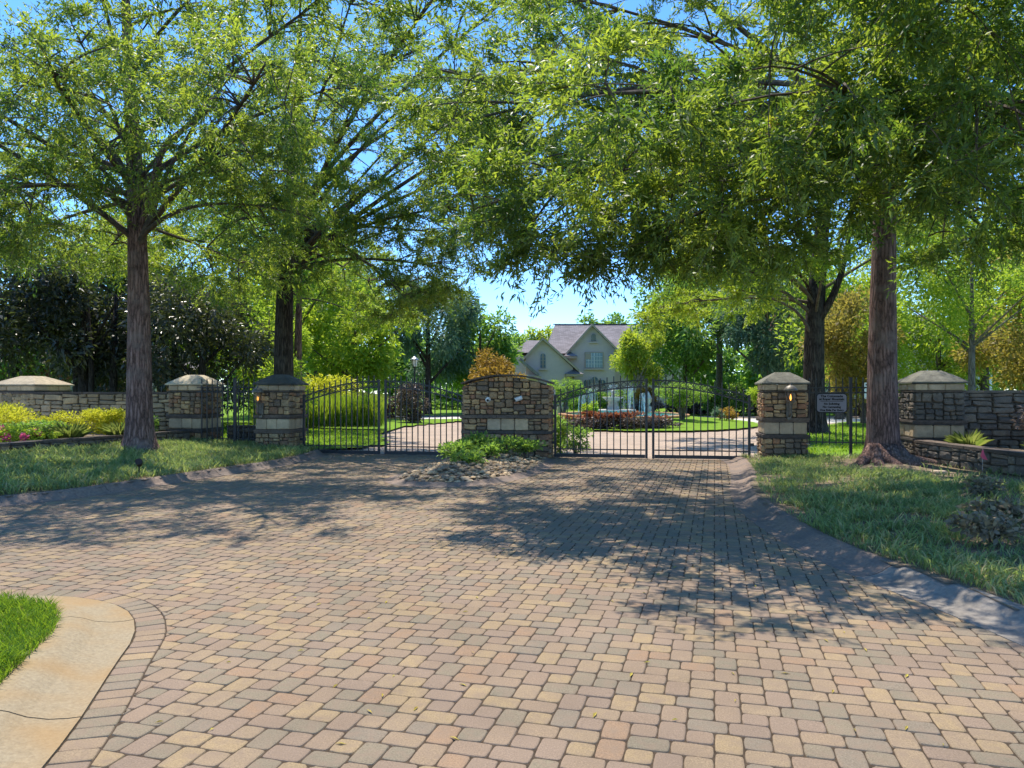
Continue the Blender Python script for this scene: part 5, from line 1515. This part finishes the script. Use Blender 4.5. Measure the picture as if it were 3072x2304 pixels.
# far belt of woodland closing the view
def woods(name, x0, x1, y, h, n, mat, dens):
    P = []; k = int(abs(x1 - x0) / 6) + 1
    for i in range(k):
        cx = x0 + (x1 - x0) * (i + .5) / k
        p, o = blob_points((cx, y + random.uniform(-4, 4), h * .48), (5.0, 4, h * .5 * random.uniform(.8, 1.15)), dens, 16, .36, .3)
        P.append(p)
    P = np.concatenate(P); P = P[P[:, 2] > -.1]
    D = rng.normal(size=P.shape)
    o = link(name, leaf_mesh(name, P, D, .9 * rng.uniform(.7, 1.3, len(P)), .45, M[mat], rng.beta(2, 2, len(P)) * .8, .1))
    return tag(o, kind='stuff')
woods('woodland', -95, -30, 88, 15, 10, 'mid_leaf', 1500)
woods('woodland', -36, -5, 100, 11, 10, 'mid_leaf', 1500)
woods('woodland', 30, 110, 92, 14, 10, 'mid_leaf', 1500)
woods('woodland', -60, 110, 118, 6, 10, 'mid_leaf', 420)
woods('woodland', 22, 50, 112, 12, 10, 'mid_leaf', 1300)
woods('woodland', -3, 34, 128, 7.5, 10, 'mid_leaf', 900)

# ------------------------------------------------------------------ shrubs, hedges, flowers
plant('dark_shrub', 'dark conical evergreen shrub standing on the left lawn', 'shrub', (-5.4, 39.5, 1.1), (1.0, 1.0, 1.35), 3800, .17, .06, 'purple_leaf', 16, .36)
plant('hedge', 'dark clipped hedge below the pine beyond the far street', 'hedge', (-5.5, 70, .9), (6.5, 1.2, 1.2), 5200, .34, .15, 'mid_leaf', 26, .22, stems=0)
plant('hedge', 'dark hedge at the lawn edge around the garden lantern', 'hedge', (-10.5, 49, .8), (3.6, 1.0, 1.1), 4000, .26, .11, 'purple_leaf', 20, .3, stems=0)
plant('gold_shrub', 'golden yellow shrub bank glowing behind the left gate pillar', 'shrub', (-9.6, 36, 1.6), (2.6, 1.4, 1.1), 6000, .2, .07, 'gold_leaf', 20, .34)
t = empty('ornamental_grass', (-8.2, 32.2, .15), 0, 'tall bright green ornamental grass bank behind the left gate', 'ornamental grass')
n = 5200
a = rng.uniform(0, 2 * PI, n)
Pg = np.stack([rng.uniform(-2.9, 2.5, n), rng.uniform(-.9, .9, n), np.zeros(n)], 1)
Dg = np.stack([.16 * np.cos(a), .16 * np.sin(a), np.ones(n)], 1)
link('blades', leaf_mesh('blades', Pg, Dg, rng.uniform(.9, 1.65, n), .05, M['lime_leaf'], rng.beta(2, 2, n), .0), t)
plant('topiary', 'round clipped green topiary on forked trunks beside the pool', 'topiary', (8.6, 37.0, 1.62), (1.45, 1.35, .62), 9000, .1, .05, 'mid_leaf', 30, .3, stems=7, stem_mat='bark_grey', stem_r=.05, ground=.25, shell=.7, tbias=.2)
plant('topiary', 'smaller round topiary seen just right of the monument wall', 'topiary', (3.2, 45.5, 1.85), (1.25, 1.1, .75), 6500, .11, .055, 'mid_leaf', 26, .3, stems=5, stem_mat='bark_grey', stem_r=.04, ground=.25, shell=.7, tbias=.2)
P = []
t = empty('red_hedge', (4.6, 32.6, .1), 0, 'red topped loropetalum hedge along the front of the fountain island', 'hedge')
p, o = blob_points((0, 0, .3), (3.1, 1.0, .4), 7500, 46, .2, .3)
p[:, 1] += .06 * p[:, 0] ** 2 * .35
D = o + rng.normal(size=p.shape) * .7; D[:, 2] += .4
low = p[:, 2] < .42
link('foliage', leaf_mesh('foliage', p[low], D[low], .14, .07, M['purple_leaf'], rng.beta(2, 2, low.sum())), t)
link('new_growth', leaf_mesh('new_growth', p[~low] + np.array([0, 0, .03]), D[~low], .15, .07, M['red_leaf'], rng.beta(2.5, 2, (~low).sum())), t)
plant('lime_shrub', 'small lime shrub on the island left of the water jets', 'shrub', (4.35, 40.4, .75), (.55, .5, .4), 1500, .14, .06, 'lime_leaf', 10, .4, ground=.3)
plant('orange_shrub', 'orange pink shrub behind the right end of the pool', 'shrub', (9.1, 50.0, 1.25), (1.0, .8, .75), 2800, .17, .07, 'rust_leaf', 12, .4, ground=.25)
plant('dark_shrub', 'low dark shrub under the orange shrub behind the pool', 'shrub', (8.9, 49.2, .7), (1.1, .7, .5), 2200, .16, .07, 'purple_leaf', 12, .4, ground=.25)
plant('flower_clump', 'pale blue agapanthus clump at the right tip of the fountain island', 'flowers', (11.0, 39.0, .62), (.35, .3, .3), 500, .1, .05, 'white_petal' if 'white_petal' in M else 'blue_leaf', 8, .5, ground=.2)
plant('gold_shrub', 'gold flowering clump at the right end of the fountain island', 'shrub', (11.5, 39.6, .5), (.7, .6, .4), 1500, .12, .05, 'rust_leaf', 10, .45, ground=.2, tbias=.1)
plant('hedge', 'clipped round green hedge right of the topiary near the drive', 'hedge', (15.2, 52, 1.3), (2.0, 1.3, 1.2), 4500, .2, .09, 'mid_leaf', 20, .3, stems=0, tbias=.15)
plant('hedge', 'dark low hedge at the foot of the cedar', 'hedge', (16, 55, .7), (6.0, 1.0, .9), 5000, .26, .11, 'purple_leaf', 24, .24, stems=0)
plant('hedge', 'foundation hedge in front of the grey stucco house', 'hedge', (7.5, 68, .9), (5.5, 1.0, 1.1), 5000, .28, .12, 'mid_leaf', 24, .24, stems=0)
plant('hedge', 'long low grey green hedge beyond the right lawn', 'hedge', (27, 50, .6), (8.0, 1.0, .8), 6000, .26, .11, 'purple_leaf', 26, .22, stems=0)
plant('lime_shrub', 'bright shrub seen between topiary and the right gate pillar', 'shrub', (15.6, 45.5, 1.3), (1.0, .9, .9), 2600, .18, .07, 'lime_leaf', 12, .4)

# left bed: yellow shrubs, flowers, strap leaved tufts
gy = 'yellow shrubs in the left bed'
for lab, c, rd, nn in (('large golden yellow shrub at the left edge of the bed', (-13.0, 18.6, 1.0), (1.15, .9, .55), 7000), ('golden shrub in front of the wall near the left oak', (-10.75, 19.6, .98), (.75, .6, .42), 4200), ('sprawling yellow green shrub between the two golden shrubs', (-11.7, 18.9, .82), (.85, .6, .4), 4000)):
    plant('yellow_shrub', lab, 'shrub', c, rd, nn, .075, .03, 'gold_leaf', 18, .36, gy, ground=.5, upright=.6, tbias=.2)
plant('green_shrub', 'low dark green shrub in front of the golden shrubs', 'shrub', (-11.6, 17.9, .72), (1.5, .5, .3), 3600, .08, .035, 'mid_leaf', 18, .34, ground=.5)
plant('green_shrub', 'dark shrub beside the left oak trunk under the wall', 'shrub', (-9.75, 19.5, .75), (.5, .5, .35), 2000, .09, .04, 'mid_leaf', 12, .4, ground=.5)
plant('flower_bed_plant', 'leafy bedding plants with pink flowers at the left edge', 'flowers', (-11.45, 16.7, .68), (1.15, .5, .24), 3600, .075, .035, 'lime_leaf', 18, .34, ground=.5, stems=0)
fp = bpy.data.objects['flower_bed_plant']
n = 900
kk = rng.integers(0, 22, n)
cen = np.stack([rng.uniform(-1.25, 1.0, 22), rng.uniform(-.45, .4, 22), rng.uniform(.18, .42, 22)], 1)
cen[:14, 0] = rng.uniform(-1.25, -.35, 14)
link('blossoms', leaf_mesh('blossoms', cen[kk] + rng.normal(size=(n, 3)) * .045, rng.normal(size=(n, 3)) + np.array([0, 0, .6]), .075, .06, M['flower'], rng.random(n)), fp)
for i, (lab, p, nn, h) in enumerate((('strap leaved tuft beside the pink flowers', (-10.95, 16.9, .53), 150, .42), ('pale strap leaved tuft in the middle of the left bed', (-10.45, 17.4, .53), 190, .5), ('arching pale tuft nearest the left oak trunk', (-9.75, 18.3, .53), 200, .5))):
    tuft('strap_leaf_tuft', lab, p, nn, h, .02, 'liriope', .12, .8, 'strap leaved tufts in the left bed')

# island mound: shrubs and river rocks
def z_isl(x, y):
    d = float(seg_dist(ISLAND, np.array([x]), np.array([y]))[0])
    return .05 + .26 * float(sstep(.2, 1.8, d))
IP = offset(ISLAND, .27)
grid_sheet('island_mound', lambda X, Y: in_poly(offset(ISLAND, .26), X, Y), (-2.6, 1.3, 13, 19.1), .1, lambda X, Y: .04 + .26 * sstep(.2, 1.8, seg_dist(ISLAND, X, Y)), M['soil'])
rk = MB(); cnt = 0
r = random.Random(5)
while cnt < 1150:
    x, y = r.uniform(-2.3, 1.1), r.uniform(13.3, 18.6)
    if not in_poly(IP, np.array([x]), np.array([y]))[0]: continue
    cnt += 1
    s = r.uniform(.035, .085) * (1.3 if r.random() < .2 else 1)
    a = r.uniform(0, PI); tl = r.uniform(-.5, .5)
    z = z_isl(x, y) + r.uniform(-.005, .035)
    vs = []
    for k, (rr, hh) in enumerate(((.8, -.25), (1, 0), (.6, .32))):
        for i in range(6):
            b = 2 * PI * i / 6 + a
            q = s * rr * r.uniform(.85, 1.15)
            lx = q * math.cos(b - a); ly = q * .62 * math.sin(b - a)
            vs.append((x + lx * math.cos(a) - ly * math.sin(a), y + lx * math.sin(a) + ly * math.cos(a), z + s * hh * .8 + lx * tl * .5))
    fs = [tuple(12 + i for i in range(6))]
    for k in range(2):
        for i in range(6):
            fs.append((k * 6 + i, k * 6 + (i + 1) % 6, k * 6 + 6 + (i + 1) % 6, k * 6 + 6 + i))
    rk.add(vs, fs)
tag(rk.build('river_rocks', M['rock'], None), kind='stuff')
gi = 'leafy shrubs on the rock island'
for lab, c, rd, nn in (('front shrub of the rock island with pale leaf tips', (-.95, 15.2, .36), (.36, .32, .2), 420), ('wide shrub at the left of the rock island', (-1.25, 16.5, .42), (.45, .45, .2), 520), ('shrub against the monument wall centre', (-.3, 17.4, .46), (.6, .45, .22), 700), ('darker shrub near the right end of the monument wall', (.35, 17.6, .4), (.4, .35, .17), 420), ('small sprig between the rocks behind the front shrub', (-.55, 16.1, .38), (.35, .35, .18), 360), ('leafy shrub below the left end of the monument wall', (-.95, 17.8, .48), (.45, .4, .24), 600)):
    plant('island_shrub', lab, 'shrub', c, rd, nn, .11, .05, 'mid_leaf', 9, .5, gi, ground=.18, upright=.7, tbias=.12, stems=9, stem_r=.012, shell=.2)
plant('island_shrub', 'twiggy low shrub just inside the right gate', 'shrub', (1.75, 19.9, .4), (.55, .5, .38), 900, .09, .045, 'mid_leaf', 12, .36, None, ground=.02, tbias=.1, stems=6, stem_r=.012)
plant('lime_shrub', 'lime green shrub between monument wall and right gate', 'shrub', (1.3, 20.6, .5), (.35, .4, .55), 1000, .1, .045, 'lime_leaf', 10, .4, None, ground=.02)

# right verge shrubs and bed
gp = 'sparse dusky shrubs in the right verge'
for lab, c, rd, nn in (('sparse dusky leaved shrub in the right verge nearest the curb', (4.95, 7.5, .31), (.42, .36, .15), 430), ('broader dusky shrub second from the right near curb', (5.75, 8.5, .31), (.45, .4, .14), 420), ('small dusky shrub in the grass under the oak', (6.9, 10.8, .3), (.3, .3, .13), 260)):
    plant('dusky_shrub', lab, 'shrub', c, rd, nn, .085, .045, 'dull_leaf', 10, .5, gp, ground=.17, upright=.3, stems=5, stem_r=.01)
plant('purple_shrub', 'big dark shrub in the right bed before the slate wall', 'shrub', (11.2, 14.2, 1.0), (1.3, 1.1, .62), 5000, .1, .045, 'purple_leaf', 20, .34, None, ground=.5, stems=5)
for lab, p in (('green strap leaved tuft on the right bed wall', (9.75, 13.3, .52)), ('second strap leaved tuft at the right edge of the bed', (9.85, 12.2, .52)), ('thin strap leaved tuft at the foot of the right pier', (9.3, 15.0, .52))):
    tuft('strap_leaf_tuft', lab, p, 150, .45, .018, 'liriope', .1, .9, 'strap leaved tufts in the right bed')
st_ = empty('loose_stone', (4.72, 6.15, .16), .4, 'grey loose stones lying at the right curb corner', 'rock')
for k in range(3):
    link('stone', BLK['stone_dark'][k], st_, (k * .13 - .1, k * .07, .03), (R(-80), 0, k), (.16, .08, .12))

# ------------------------------------------------------------------ grass
def grass(name, poly, zf, dens, h, w, mat, thin=None, clump=1.0, lean=.9, brown=.15, tb=0.0):
    P = np.array(poly)
    x0, y0 = P.min(0); x1, y1 = P.max(0)
    n = int((x1 - x0) * (y1 - y0) * dens)
    X = rng.uniform(x0, x1, n); Y = rng.uniform(y0, y1, n)
    k = in_poly(poly, X, Y) & (np.abs(X) < .74 * Y + .6)
    if thin is not None: k &= rng.random(n) < thin(X, Y)
    X, Y = X[k], Y[k]; n = len(X)
    cl = .5 + .5 * np.sin(2.3 * X + 1.1 * np.sin(1.9 * Y)) * np.sin(2.9 * Y + 1.3 * np.sin(2.1 * X))
    fine = .5 + .5 * np.sin(9 * X + 3 * np.sin(7 * Y)) * np.sin(8 * Y + 2 * np.sin(9 * X))
    a = rng.uniform(0, 2 * PI, n) * .8 + PI * 1.2 * fine
    H = h * rng.uniform(.55, 1.15, n) * (.7 + .35 * cl * clump + .3 * fine)
    ln = rng.uniform(.15, lean, n)
    Z = zf(X, Y) - .01
    B = np.stack([X, Y, Z], 1)
    dx, dy = np.cos(a), np.sin(a)
    D = unit(np.stack([dx * ln, dy * ln, np.ones(n)], 1))
    b2 = rng.uniform(0, 2 * PI, n)
    S = np.stack([np.cos(b2), np.sin(b2), np.zeros(n)], 1) * (w / 2)
    Mp = B + D * H[:, None] * .55
    T = Mp + unit(np.stack([dx * ln * 2.2, dy * ln * 2.2, .75 - ln * .8], 1)) * H[:, None] * .5
    V = np.stack([B, Mp + S, T, Mp - S], 1).reshape(-1, 3)
    F = np.arange(4 * n).reshape(n, 4)
    tint = np.clip(rng.beta(1.5, 1.8, n) * .85 + .15 * fine + tb, 0, .9)
    tint[rng.random(n) < brown * (1.6 - cl)] = 1.0
    return tag(link(name, np_mesh(name, V, F, M[mat], tint)), kind='stuff')
grass('verge_grass', LV_POLY, z_left, 1350, .21, .021, 'grass_shade', thin=lambda X, Y: np.where(np.sin(4.1 * X + 2 * np.sin(3.3 * Y)) * np.sin(4.7 * Y + 1.1 * X) > .4, .25, 1) * np.where(seg_dist(LVERGE, X, Y) < .25, .5, 1) * np.where(np.hypot(X + 8.8, Y - 17.4) < .7, .25, 1))
def rthin(X, Y):
    f = np.ones_like(X)
    f = np.where(np.hypot((X - 8.3) / 1.5, (Y - 14.9) / 1.5) < 1, .18, f)
    f = np.where(seg_dist(RVERGE, X, Y) < .25, .55, f)
    f = np.where((X > 7.2 + .25 * np.sin(3 * Y)) & (Y > 12.2), f * .22, f)
    f = f * np.where(np.sin(5.1 * X + 2 * np.sin(3.3 * Y)) * np.sin(4.7 * Y + 1.1 * X) > .3, .12, 1)
    patch = np.sin(1.7 * X + 2) * np.sin(1.3 * Y + .6) + .5 * np.sin(3.7 * X) * np.sin(4.1 * Y)
    f = f * np.where(patch > .35, .2, 1)
    f = np.where((Y < 7.2) & (seg_dist(RVERGE, X, Y) < .8), np.maximum(f, .75), f)
    return f
grass('verge_grass', RV_POLY, z_right, 1700, .16, .016, 'grass_shade', thin=rthin)
grass('corner_grass', NGR, lambda X, Y: .085 + 0 * X, 9000, .13, .0065, 'grass_lit', lean=.7, brown=.03)
grass('lawn_grass', [(-5.3, 21.2), (-4.5, 22.0), (-4.2, 23.9), (-5.0, 28.0), (-5.4, 31.5), (-13, 31.5), (-13, 22.2)], lambda X, Y: .09 + .03 * np.sin(.6 * X) * np.cos(.5 * Y) + .25 * sstep(-6, -14, X), 260, .1, .028, 'grass_lit')
grass('lawn_grass', [(7.0, 18.8), (8.6, 21), (10.0, 25), (12.0, 30), (14.5, 34), (24, 34), (13.5, 18.6)], lambda X, Y: .07 + .10 * sstep(6.5, 9.5, X) +   .02 * np.sin(.7 * X + .4 * Y), 180, .1, .028, 'grass_lit')
import sys as _s; print('objects', len(bpy.data.objects), 'tris~', sum(len(o.data.polygons) * (2 if True else 1) for o in scene.objects if o.type == 'MESH'))
